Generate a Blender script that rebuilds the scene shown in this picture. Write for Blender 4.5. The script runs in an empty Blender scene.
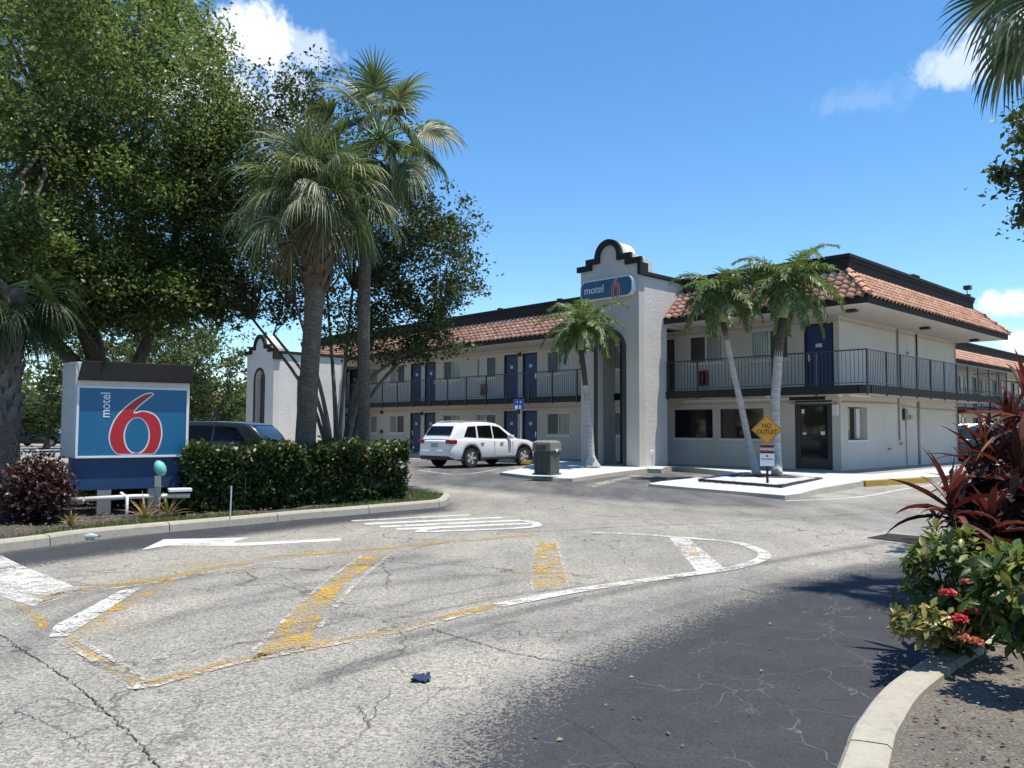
import bpy, bmesh, math, random
import numpy as np
from mathutils import Vector, Matrix

sc = bpy.context.scene
col = sc.collection
R = math.radians
rnd = random.Random(7)

# ------------------------------------------------------------------ camera
CF, CPITCH, CROLL, CH = 802.7, 3.122, 0.222, 1.5
cam = bpy.data.cameras.new('camera')
cam.sensor_width = 36.0
cam.lens = CF / 1024 * 36.0
cam.clip_start = 0.05
cam.clip_end = 3000
camo = bpy.data.objects.new('camera', cam)
col.objects.link(camo)
camo.matrix_world = Matrix.Translation((0, 0, CH)) @ Matrix.Rotation(R(90 + CPITCH), 4, 'X') @ Matrix.Rotation(R(CROLL), 4, 'Z')
sc.camera = camo
sc.view_settings.view_transform = 'Standard'
sc.view_settings.look = 'None'
sc.view_settings.exposure = 0.46
sc.view_settings.gamma = 1.0
sc.view_settings.use_curve_mapping = False

# ------------------------------------------------------------------ sun and sky
SUNV = Vector((0.235, -0.10, 1.0)).normalized()
sun = bpy.data.lights.new('sun', 'SUN')
sun.energy = 4.9
sun.angle = R(0.53)
sun.color = (1.0, 0.94, 0.84)
suno = bpy.data.objects.new('sun', sun)
col.objects.link(suno)
suno.rotation_euler = SUNV.to_track_quat('Z', 'Y').to_euler()
world = bpy.data.worlds.new('World')
sc.world = world
world.use_nodes = True
WT = world.node_tree
for n in list(WT.nodes):
    WT.nodes.remove(n)

def px_dir(px, py):
    p, r = R(CPITCH), R(CROLL)
    a = (px - 512) / CF
    c = (384 - py) / CF
    a, c = a * math.cos(r) - c * math.sin(r), a * math.sin(r) + c * math.cos(r)
    return Vector((a, math.cos(p) - c * math.sin(p), math.sin(p) + c * math.cos(p)))

def G(px, py, z=0.0):
    """the point of the level z seen at a pixel of the photograph"""
    d = px_dir(px, py)
    k = (z - CH) / d.z
    return Vector((d.x * k, d.y * k, z))

def A(px, py, Y):
    """the point at depth Y seen at a pixel of the photograph"""
    d = px_dir(px, py)
    k = Y / d.y
    return Vector((d.x * k, Y, CH + d.z * k))

def build_world():
    nt = WT
    N = nt.nodes
    L = nt.links
    out = N.new('ShaderNodeOutputWorld')
    bg = N.new('ShaderNodeBackground')
    bg.inputs['Strength'].default_value = 0.132
    sky = N.new('ShaderNodeTexSky')
    sky.sky_type = 'NISHITA'
    sky.sun_disc = False
    sky.sun_elevation = math.asin(SUNV.z)
    sky.sun_rotation = math.atan2(SUNV.x, SUNV.y)
    sky.altitude = 0
    sky.air_density = 1.0
    sky.dust_density = 0.0
    sky.ozone_density = 4.0
    hs = N.new('ShaderNodeHueSaturation')
    hs.inputs['Saturation'].default_value = 1.20
    hs.inputs['Hue'].default_value = 0.497
    hs.inputs['Value'].default_value = 1.12
    L.new(sky.outputs[0], hs.inputs['Color'])
    tc = N.new('ShaderNodeTexCoord')
    last = None
    noise = N.new('ShaderNodeTexNoise')
    noise.inputs['Scale'].default_value = 13
    noise.inputs['Detail'].default_value = 10
    noise.inputs['Roughness'].default_value = 0.66
    noise.inputs['Distortion'].default_value = 0.4
    L.new(tc.outputs['Generated'], noise.inputs['Vector'])
    fine = N.new('ShaderNodeTexNoise')
    fine.inputs['Scale'].default_value = 42
    fine.inputs['Detail'].default_value = 8
    fine.inputs['Roughness'].default_value = 0.6
    L.new(tc.outputs['Generated'], fine.inputs['Vector'])
    cmb = N.new('ShaderNodeMath'); cmb.operation = 'MULTIPLY_ADD'
    L.new(fine.outputs['Fac'], cmb.inputs[0]); cmb.inputs[1].default_value = 0.55
    L.new(noise.outputs['Fac'], cmb.inputs[2])
    sc_ = N.new('ShaderNodeMath'); sc_.operation = 'MULTIPLY'
    L.new(cmb.outputs[0], sc_.inputs[0]); sc_.inputs[1].default_value = 0.645
    # cloud banks: centre direction, angular size, stretch
    for (px, py, rx, rz, amt) in [(248, 42, .050, .036, 1.0), (215, 85, .07, .055, .9), (285, 100, .035, .05, .5),
                                  (975, 66, .04, .018, .55), (1010, 50, .05, .03, .6), (938, 66, .025, .012, .35),
                                  (1008, 304, .034, .014, .85), (1034, 340, .034, .012, .7), (310, 48, .03, .02, .5), (860, 100, .05, .02, .10), (150, 480, .5, .07, .35)]:
        d = px_dir(px, py).normalized()
        sub = N.new('ShaderNodeVectorMath'); sub.operation = 'SUBTRACT'
        L.new(tc.outputs['Generated'], sub.inputs[0]); sub.inputs[1].default_value = d
        mul = N.new('ShaderNodeVectorMath'); mul.operation = 'MULTIPLY'
        L.new(sub.outputs[0], mul.inputs[0]); mul.inputs[1].default_value = (1 / rx, 1 / rx, 1 / rz)
        ln = N.new('ShaderNodeVectorMath'); ln.operation = 'LENGTH'
        L.new(mul.outputs[0], ln.inputs[0])
        # d + noise*2 - 1.0
        ma = N.new('ShaderNodeMath'); ma.operation = 'MULTIPLY_ADD'
        L.new(sc_.outputs[0], ma.inputs[0]); ma.inputs[1].default_value = -4.2
        L.new(ln.outputs['Value'], ma.inputs[2])
        mr = N.new('ShaderNodeMapRange'); mr.interpolation_type = 'SMOOTHSTEP'
        L.new(ma.outputs[0], mr.inputs['Value'])
        mr.inputs['From Min'].default_value = -.85; mr.inputs['From Max'].default_value = -1.6
        mr.inputs['To Min'].default_value = 0; mr.inputs['To Max'].default_value = amt
        if last is None:
            last = mr.outputs[0]
        else:
            mx = N.new('ShaderNodeMath'); mx.operation = 'MAXIMUM'
            L.new(last, mx.inputs[0]); L.new(mr.outputs[0], mx.inputs[1])
            last = mx.outputs[0]
    mix = N.new('ShaderNodeMix'); mix.data_type = 'RGBA'
    L.new(last, mix.inputs['Factor'])
    L.new(hs.outputs[0], mix.inputs[6])
    mix.inputs[7].default_value = (6.6, 7.0, 7.4, 1)
    L.new(mix.outputs[2], bg.inputs['Color'])
    L.new(bg.outputs[0], out.inputs['Surface'])
build_world()

# ------------------------------------------------------------------ helpers
def tag(o, label=None, cat=None, group=None, kind=None):
    if label: o['label'] = label
    if cat: o['category'] = cat
    if group: o['group'] = group
    if kind: o['kind'] = kind
    return o

def empty(name, loc=(0, 0, 0), rz=0.0, label=None, cat=None, group=None):
    o = bpy.data.objects.new(name, None)
    col.objects.link(o)
    o.location = loc
    o.rotation_euler = (0, 0, rz)
    o.empty_display_size = 0.2
    return tag(o, label, cat, group)

def copy_tree(o, parent=None):
    c = o.copy()
    col.objects.link(c)
    c.parent = parent
    for ch in list(o.children):
        copy_tree(ch, c)
    return c

class MB:
    def __init__(s, M=None):
        s.v = []; s.f = []; s.M = M; s.mi = []; s.cur = 0
    def add(s, vs, fs):
        b = len(s.v)
        if s.M is not None:
            vs = [tuple(s.M @ Vector(p)) for p in vs]
        s.v.extend([tuple(p) for p in vs])
        for f in fs:
            s.f.append(tuple(i + b for i in f)); s.mi.append(s.cur)
        return b
    def box(s, x0, x1, y0, y1, z0, z1):
        s.add([(x0, y0, z0), (x1, y0, z0), (x1, y1, z0), (x0, y1, z0), (x0, y0, z1), (x1, y0, z1), (x1, y1, z1), (x0, y1, z1)],
              [(0, 3, 2, 1), (4, 5, 6, 7), (0, 1, 5, 4), (1, 2, 6, 5), (2, 3, 7, 6), (3, 0, 4, 7)])
    def quad(s, a, b, c, d):
        s.add([a, b, c, d], [(0, 1, 2, 3)])
    def prism(s, poly, z0, z1):
        n = len(poly)
        ar = sum(poly[i][0] * poly[(i + 1) % n][1] - poly[(i + 1) % n][0] * poly[i][1] for i in range(n))
        if ar < 0: poly = poly[::-1]
        s.add([(p[0], p[1], z0) for p in poly] + [(p[0], p[1], z1) for p in poly],
              [tuple(range(n))[::-1], tuple(range(n, 2 * n))] + [(i, (i + 1) % n, n + (i + 1) % n, n + i) for i in range(n)])
    def slab_xz(s, poly, y0, y1):
        """polygon in x,z extruded along y"""
        n = len(poly)
        ar = sum(poly[i][0] * poly[(i + 1) % n][1] - poly[(i + 1) % n][0] * poly[i][1] for i in range(n))
        if ar > 0: poly = poly[::-1]
        s.add([(p[0], y0, p[1]) for p in poly] + [(p[0], y1, p[1]) for p in poly],
              [tuple(range(n))[::-1], tuple(range(n, 2 * n))] + [(i, (i + 1) % n, n + (i + 1) % n, n + i) for i in range(n)])
    def tube(s, pts, rad, seg=8, cap=True):
        pts = [Vector(p) for p in pts]
        n = len(pts)
        if not hasattr(rad, '__len__'): rad = [rad] * n
        prev = None; vs = []; fs = []
        for i, p in enumerate(pts):
            t = (pts[min(i + 1, n - 1)] - pts[max(i - 1, 0)]).normalized()
            if prev is None:
                a = t.orthogonal().normalized()
            else:
                a = (prev - t * prev.dot(t)).normalized()
            prev = a
            b = t.cross(a)
            for k in range(seg):
                th = 2 * math.pi * k / seg
                vs.append(p + (a * math.cos(th) + b * math.sin(th)) * rad[i])
        for i in range(n - 1):
            for k in range(seg):
                k2 = (k + 1) % seg
                fs.append((i * seg + k, i * seg + k2, (i + 1) * seg + k2, (i + 1) * seg + k))
        if cap:
            fs.append(tuple(range(seg))[::-1]); fs.append(tuple((n - 1) * seg + k for k in range(seg)))
        s.add(vs, fs)
    def lathe(s, c, prof, seg=16, axis='z'):
        vs = []; fs = []
        for (r, h) in prof:
            for k in range(seg):
                th = 2 * math.pi * k / seg
                q = (r * math.cos(th), r * math.sin(th), h)
                if axis == 'y': q = (q[0], q[2], q[1])
                if axis == 'x': q = (q[2], q[0], q[1])
                vs.append((c[0] + q[0], c[1] + q[1], c[2] + q[2]))
        m = len(prof)
        for i in range(m - 1):
            for k in range(seg):
                k2 = (k + 1) % seg
                fs.append((i * seg + k, i * seg + k2, (i + 1) * seg + k2, (i + 1) * seg + k))
        fs.append(tuple(range(seg))[::-1]); fs.append(tuple((m - 1) * seg + k for k in range(seg)))
        s.add(vs, fs)
    def build(s, name, mat, parent=None, smooth=False, bevel=0.0, fix=False):
        me = bpy.data.meshes.new(name)
        me.from_pydata(s.v, [], s.f)
        mats = mat if isinstance(mat, (list, tuple)) else [mat]
        for m in mats: me.materials.append(m)
        if len(mats) > 1: me.polygons.foreach_set('material_index', s.mi)
        if fix:
            bm = bmesh.new(); bm.from_mesh(me); bmesh.ops.recalc_face_normals(bm, faces=bm.faces); bm.to_mesh(me); bm.free()
        if smooth: me.polygons.foreach_set('use_smooth', [True] * len(me.polygons))
        me.update()
        o = bpy.data.objects.new(name, me)
        col.objects.link(o)
        o.parent = parent
        if bevel > 0:
            b = o.modifiers.new('bevel', 'BEVEL'); b.width = bevel; b.segments = 2; b.limit_method = 'ANGLE'; b.angle_limit = R(40)
        return o

def np_mesh(name, V, F, mat, parent=None, smooth=False):
    """V (n,3) array; F (m,k) index array, all faces of k corners"""
    me = bpy.data.meshes.new(name)
    V = np.asarray(V, dtype=np.float32); F = np.asarray(F, dtype=np.int32)
    m, k = F.shape
    me.vertices.add(len(V)); me.vertices.foreach_set('co', V.ravel())
    me.loops.add(m * k); me.loops.foreach_set('vertex_index', F.ravel())
    me.polygons.add(m)
    me.polygons.foreach_set('loop_start', np.arange(0, m * k, k, dtype=np.int32))
    me.polygons.foreach_set('loop_total', np.full(m, k, dtype=np.int32))
    if smooth: me.polygons.foreach_set('use_smooth', np.ones(m, dtype=bool))
    me.materials.append(mat)
    me.update(calc_edges=True)
    me.validate()
    o = bpy.data.objects.new(name, me)
    col.objects.link(o)
    o.parent = parent
    return o

# ------------------------------------------------------------------ materials
class NT:
    def __init__(s, name):
        s.m = bpy.data.materials.new(name); s.m.use_nodes = True
        s.t = s.m.node_tree; s.N = s.t.nodes; s.L = s.t.links
        for n in list(s.N): s.N.remove(n)
        s.out = s.N.new('ShaderNodeOutputMaterial')
        s.b = s.N.new('ShaderNodeBsdfPrincipled')
        s.L.new(s.b.outputs[0], s.out.inputs['Surface'])
        s.tc = s.N.new('ShaderNodeTexCoord')
    def set(s, **k):
        for n, v in k.items():
            n = n.replace('_', ' ')
            if hasattr(v, 'is_output'): s.L.new(v, s.b.inputs[n])
            else: s.b.inputs[n].default_value = v
    def noise(s, scale, detail=4, rough=.55, vec=None, dist=0, sc3=None):
        n = s.N.new('ShaderNodeTexNoise'); n.inputs['Scale'].default_value = scale
        n.inputs['Detail'].default_value = detail; n.inputs['Roughness'].default_value = rough
        n.inputs['Distortion'].default_value = dist
        v = vec if vec is not None else s.tc.outputs['Object']
        if sc3:
            mp = s.N.new('ShaderNodeMapping'); mp.inputs['Scale'].default_value = sc3[:3]
            if len(sc3) > 3: mp.inputs['Rotation'].default_value = (0, 0, sc3[3])
            s.L.new(v, mp.inputs['Vector']); v = mp.outputs[0]
        s.L.new(v, n.inputs['Vector'])
        return n.outputs['Fac']
    def ramp(s, f, stops):
        r = s.N.new('ShaderNodeValToRGB'); e = r.color_ramp.elements
        while len(e) < len(stops): e.new(0.5)
        for i, (p, c) in enumerate(stops):
            e[i].position = p
            if not hasattr(c, '__len__'): c = (c, c, c)
            e[i].color = (c[0], c[1], c[2], 1)
        s.L.new(f, r.inputs['Fac'])
        return r.outputs['Color']
    def mix(s, f, a, b, mode='MIX'):
        m = s.N.new('ShaderNodeMix'); m.data_type = 'RGBA'; m.blend_type = mode
        for i, x in ((0, f), (6, a), (7, b)):
            if hasattr(x, 'is_output'): s.L.new(x, m.inputs[i])
            else: m.inputs[i].default_value = x if i == 0 else (x[0], x[1], x[2], 1)
        return m.outputs[2]
    def math(s, op, a, b=0.0, c=None):
        m = s.N.new('ShaderNodeMath'); m.operation = op
        for i, x in enumerate((a, b, c)):
            if x is None: continue
            if hasattr(x, 'is_output'): s.L.new(x, m.inputs[i])
            else: m.inputs[i].default_value = x
        return m.outputs[0]
    def mr(s, v, a, b, c=0.0, d=1.0):
        m = s.N.new('ShaderNodeMapRange'); s.L.new(v, m.inputs[0])
        for i, x in zip((1, 2, 3, 4), (a, b, c, d)): m.inputs[i].default_value = x
        return m.outputs[0]
    def bump(s, h, strength=.3, dist=.01):
        b = s.N.new('ShaderNodeBump'); b.inputs['Strength'].default_value = strength; b.inputs['Distance'].default_value = dist
        s.L.new(h, b.inputs['Height']); s.L.new(b.outputs[0], s.b.inputs['Normal'])

def mat_plain(name, c, rough=.6, metal=0.0, var=.12, scale=3.0, bump=0.0, bscale=40, spec=.5, dirt=0.0):
    n = NT(name)
    f = n.noise(scale, 5)
    lo = [x * (1 - var) for x in c]; hi = [min(1, x * (1 + var)) for x in c]
    cc = n.ramp(f, [(.3, lo), (.7, hi)])
    if dirt > 0:
        g = n.noise(scale * 3, 6, .65)
        cc = n.mix(n.mr(g, .5, .75, 0, dirt), cc, (.08, .07, .06))
    n.set(Base_Color=cc, Roughness=rough, Metallic=metal)
    n.b.inputs['Specular IOR Level'].default_value = spec
    if bump > 0: n.bump(n.noise(bscale, 4), bump, .01)
    return n.m

def mat_stucco(name, c, rough_tex=False):
    n = NT(name)
    f = n.noise(.7, 5)
    g = n.noise(6, 5, .6)
    a = n.ramp(f, [(.3, [x * .92 for x in c]), (.7, [min(1, x * 1.05) for x in c])])
    streak = n.noise(2.2, 4, .6, sc3=(1.5, 1.5, .12))
    a = n.mix(n.mr(streak, .52, .8, 0, .13), a, [x * .55 for x in c])
    n.set(Base_Color=a, Roughness=.85)
    if rough_tex:
        h = n.math('ADD', n.noise(5.5, 7, .72, sc3=(.8, .8, 2.0), dist=.8), n.math('MULTIPLY', g, .4))
        n.bump(h, .5, .03)
    else:
        n.bump(n.noise(60, 4), .25, .006)
    return n.m

WALL = (.50, .465, .405)
M = {}
M['wall'] = mat_stucco('stucco_grey', WALL)
M['wall_rough'] = mat_stucco('stucco_rough', (.56, .535, .49), True)
M['white_stucco'] = mat_stucco('stucco_white', (.68, .655, .61), True)
M['trimdark'] = mat_plain('dark_trim_paint', (.026, .025, .023), .8, var=.15, scale=2, spec=.2)
M['darkgreen'] = mat_plain('dark_grey_green_paint', (.055, .06, .055), .8, var=.1, spec=.2)
M['soffit'] = mat_plain('soffit_paint', (.50, .465, .41), .8, var=.06, scale=1)
M['door'] = mat_plain('blue_door_paint', (.003, .030, .098), .5, var=.15, scale=1.5)
M['frame_white'] = mat_plain('window_frame', (.55, .54, .5), .5, var=.05)
M['sill'] = mat_plain('window_sill', (.62, .60, .56), .7, var=.05)
M['rail'] = mat_plain('railing_paint', (.035, .036, .04), .45, var=.1)
M['alum'] = mat_plain('dark_bronze_aluminium', (.035, .037, .036), .35, metal=.3, var=.08)
M['steel'] = mat_plain('steel', (.5, .5, .5), .3, metal=.9, var=.05)
M['white_plastic'] = mat_plain('white_plastic', (.72, .72, .70), .4, var=.04)
M['black'] = mat_plain('black_rubber', (.02, .02, .02), .7, var=.2)
M['red'] = mat_plain('red_paint', (.33, .03, .02), .4, var=.1)
M['conduit'] = mat_plain('painted_conduit', (.36, .335, .30), .6, var=.08)

def mat_glass_dark(name, c=(.012, .014, .016), r=.04):
    n = NT(name)
    n.set(Base_Color=(c[0], c[1], c[2], 1), Roughness=r)
    n.b.inputs['Specular IOR Level'].default_value = .38
    return n.m
M['glass'] = mat_glass_dark('dark_glass')
def mat_curtain():
    n = NT('curtained_pane')
    w = n.N.new('ShaderNodeTexWave'); w.wave_type = 'BANDS'; w.bands_direction = 'X'
    w.inputs['Scale'].default_value = 3.2; w.inputs['Distortion'].default_value = 2.5; w.inputs['Detail'].default_value = 2
    mp = n.N.new('ShaderNodeMapping'); mp.inputs['Scale'].default_value = (1, 1, .06)
    n.L.new(n.tc.outputs['Object'], mp.inputs[0]); n.L.new(mp.outputs[0], w.inputs['Vector'])
    c = n.ramp(w.outputs['Fac'], [(0, (.13, .155, .145)), (1, (.34, .37, .34))])
    n.set(Base_Color=c, Roughness=.12)
    n.b.inputs['Specular IOR Level'].default_value = .6
    return n.m
M['curtain'] = mat_curtain()
def mat_screen():
    n = NT('screened_pane')
    f = n.noise(2, 3)
    n.set(Base_Color=n.ramp(f, [(.3, (.028, .03, .032)), (.7, (.055, .058, .06))]), Roughness=.35)
    return n.m
M['screen'] = mat_screen()

def mat_tile():
    n = NT('terracotta_tile')
    g = n.N.new('ShaderNodeNewGeometry')
    c = n.ramp(g.outputs['Random Per Island'], [(0, (.40, .195, .125)), (.35, (.49, .25, .16)), (.8, (.54, .29, .195)), (1, (.62, .39, .28))])
    s = n.noise(5, 6, .65)
    c = n.mix(n.mr(s, .5, .75, 0, .5), c, (.24, .13, .095))
    s2 = n.noise(1.3, 4, .6)
    c = n.mix(n.mr(s2, .55, .8, 0, .35), c, (.56, .42, .33))
    n.set(Base_Color=c, Roughness=.85)
    n.bump(n.noise(40, 4), .3, .01)
    return n.m
M['tile'] = mat_tile()

def mat_concrete(name, c, dirt=.35, bright=False):
    n = NT(name)
    f = n.noise(1.1, 6, .6)
    g = n.noise(14, 5, .7)
    k = n.noise(150, 2, .6)
    a = n.ramp(f, [(.3, [x * .86 for x in c]), (.72, [min(1, x * 1.08) for x in c])])
    a = n.mix(n.mr(g, .5, .78, 0, dirt), a, [x * .45 for x in c])
    a = n.mix(n.mr(k, .55, .8, 0, .3), a, [x * .6 for x in c])
    n.set(Base_Color=a, Roughness=.9)
    n.bump(n.noise(90, 5, .7), .35, .006)
    return n.m
M['kerb'] = mat_concrete('kerb_concrete', (.37, .335, .27), .6)
M['pad'] = mat_concrete('painted_walk_concrete', (.50, .525, .54), .22)
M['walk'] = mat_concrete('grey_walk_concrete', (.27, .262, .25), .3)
M['yellow_kerb'] = mat_concrete('yellow_kerb_paint', (.36, .25, .04), .7)

def mat_bark(name, c1, c2, scale=12, sx=(1, 1, .25), bump=.8):
    n = NT(name)
    f = n.noise(scale, 6, .65, sc3=sx)
    g = n.noise(2.0, 4)
    a = n.ramp(f, [(.32, c1), (.68, c2)])
    a = n.mix(n.mr(g, .45, .75, 0, .4), a, [x * .6 for x in c1])
    n.set(Base_Color=a, Roughness=.9)
    n.bump(f, bump, .03)
    return n.m
M['bark'] = mat_bark('tree_bark', (.06, .05, .042), (.165, .145, .12))
M['bark_pale'] = mat_bark('smooth_bark', (.07, .06, .05), (.20, .175, .145), 8, (1, 1, .3), .4)
M['sabaltrunk'] = mat_bark('sabal_trunk', (.06, .048, .037), (.175, .14, .105), 14, (.7, .7, 2.2), 1.0)
M['boot_grey'] = mat_bark('weathered_palm_boot', (.07, .06, .05), (.20, .18, .15), 10, (1, 1, .6), .8)
M['boot'] = mat_bark('palm_boot', (.045, .026, .016), (.17, .11, .07), 10, (1, 1, .6), .8)
M['palmtrunk'] = mat_bark('smooth_palm_trunk', (.28, .26, .23), (.52, .49, .45), 6, (.4, .4, 4.0), .4)
M['palmtrunk_dark'] = mat_bark('old_leaf_sheath_trunk', (.035, .028, .022), (.11, .085, .065), 6, (.4, .4, 4.0), .5)
M['crownshaft'] = mat_plain('palm_crownshaft', (.16, .25, .07), .4, var=.3, scale=6)

def mat_leaf(name, stops, rough=.4, trans=.35, tcol=(.18, .28, .03), spec=.5):
    n = NT(name)
    g = n.N.new('ShaderNodeNewGeometry')
    c = n.ramp(g.outputs['Random Per Island'], stops)
    big = n.noise(.8, 3)
    c = n.mix(n.mr(big, .35, .7, 0, .35), c, n.mix(1.0, c, (.55, .6, .5), 'MULTIPLY'))
    n.set(Base_Color=c, Roughness=rough)
    n.b.inputs['Specular IOR Level'].default_value = spec
    tr = n.N.new('ShaderNodeBsdfTranslucent')
    n.L.new(n.mix(.5, c, tcol), tr.inputs['Color'])
    ms = n.N.new('ShaderNodeMixShader'); ms.inputs[0].default_value = trans
    n.L.new(n.b.outputs[0], ms.inputs[1]); n.L.new(tr.outputs[0], ms.inputs[2])
    n.L.new(ms.outputs[0], n.out.inputs['Surface'])
    return n.m
M['leaf_oak'] = mat_leaf('light_tree_leaf', [(0, (.032, .056, .018)), (.45, (.08, .125, .034)), (.8, (.19, .25, .07)), (1, (.33, .38, .16))], .45, .40, (.26, .38, .07), .45)
M['leaf_dark'] = mat_leaf('glossy_tree_leaf', [(0, (.016, .028, .011)), (.5, (.03, .05, .018)), (.85, (.06, .088, .03)), (1, (.12, .14, .07))], .5, .2, (.18, .28, .03), .3)
M['leaf_bg'] = mat_leaf('far_tree_leaf', [(0, (.03, .05, .018)), (.5, (.06, .09, .028)), (1, (.12, .155, .05))], .55, .3)
M['leaf_hedge'] = mat_leaf('hedge_leaf', [(0, (.012, .024, .008)), (.5, (.024, .045, .013)), (.85, (.07, .115, .025)), (1, (.20, .26, .055))], .42, .15, (.18, .28, .03), .4)
M['leaf_maroon'] = mat_leaf('maroon_leaf', [(0, (.02, .011, .012)), (.6, (.05, .024, .022)), (1, (.11, .06, .045))], .4, .15, (.2, .04, .03))
M['leaf_sabal'] = mat_leaf('fan_palm_leaf', [(0, (.045, .07, .028)), (.5, (.10, .13, .055)), (.8, (.21, .235, .13)), (1, (.42, .43, .30))], .45, .3)
M['leaf_feather'] = mat_leaf('feather_palm_leaf', [(0, (.05, .09, .025)), (.5, (.095, .15, .035)), (.85, (.20, .25, .09)), (1, (.40, .42, .26))], .4, .35)
M['leaf_cord'] = mat_leaf('cordyline_leaf', [(0, (.035, .012, .012)), (.5, (.10, .026, .020)), (.85, (.19, .055, .035)), (1, (.38, .22, .15))], .4, .25, (.30, .05, .025), .3)
M['leaf_cord_dark'] = mat_leaf('cordyline_dark_leaf', [(0, (.012, .008, .008)), (.6, (.03, .013, .011)), (1, (.075, .028, .02))], .55, .15, (.3, .03, .03), .25)
M['leaf_dry'] = mat_leaf('dry_leaf', [(0, (.30, .17, .08)), (1, (.50, .30, .16))], .6, .3, (.5, .25, .1))
M['leaf_ixora'] = mat_leaf('ixora_leaf', [(0, (.02, .038, .012)), (.5, (.04, .075, .018)), (.8, (.09, .14, .025)), (1, (.26, .31, .05))], .45, .25, (.25, .35, .03), .3)
M['leaf_gold'] = mat_leaf('golden_leaf', [(0, (.10, .12, .03)), (.5, (.20, .19, .05)), (1, (.40, .30, .09))], .35, .3, (.4, .35, .05))
M['flower'] = mat_leaf('red_flower', [(0, (.50, .03, .06)), (.6, (.65, .06, .08)), (1, (.75, .22, .18))], .5, .3, (.7, .1, .1))
M['flower_dull'] = mat_leaf('dull_red_flower', [(0, (.26, .03, .04)), (1, (.45, .10, .09))], .6, .2, (.5, .1, .1))
M['leaf_dry_dark'] = mat_leaf('dead_leaf', [(0, (.04, .028, .018)), (.7, (.12, .085, .05)), (1, (.25, .19, .12))], .8, .1, (.2, .1, .05), .2)
M['twig'] = mat_plain('twig', (.06, .05, .035), .9, var=.3, scale=10)
M['grass'] = mat_leaf('grass_blade', [(0, (.06, .10, .02)), (.6, (.12, .16, .035)), (1, (.27, .25, .10))], .6, .3)

def mat_soil(name, a, b, c):
    n = NT(name)
    f = n.noise(55, 6, .75); g = n.noise(3.5, 6, .65)
    x = n.ramp(f, [(.35, a), (.5, b), (.68, c)])
    x = n.mix(n.mr(g, .4, .7, 0, .5), x, a)
    n.set(Base_Color=x, Roughness=.95)
    n.bump(f, .8, .03)
    return n.m
M['mulch'] = mat_soil('mulch_soil', (.035, .03, .025), (.08, .07, .058), (.19, .17, .15))
M['soil'] = mat_soil('sandy_soil', (.09, .075, .06), (.19, .165, .135), (.36, .32, .27))
M['shell'] = mat_soil('white_gravel', (.30, .29, .28), (.55, .55, .54), (.78, .78, .77))

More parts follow.
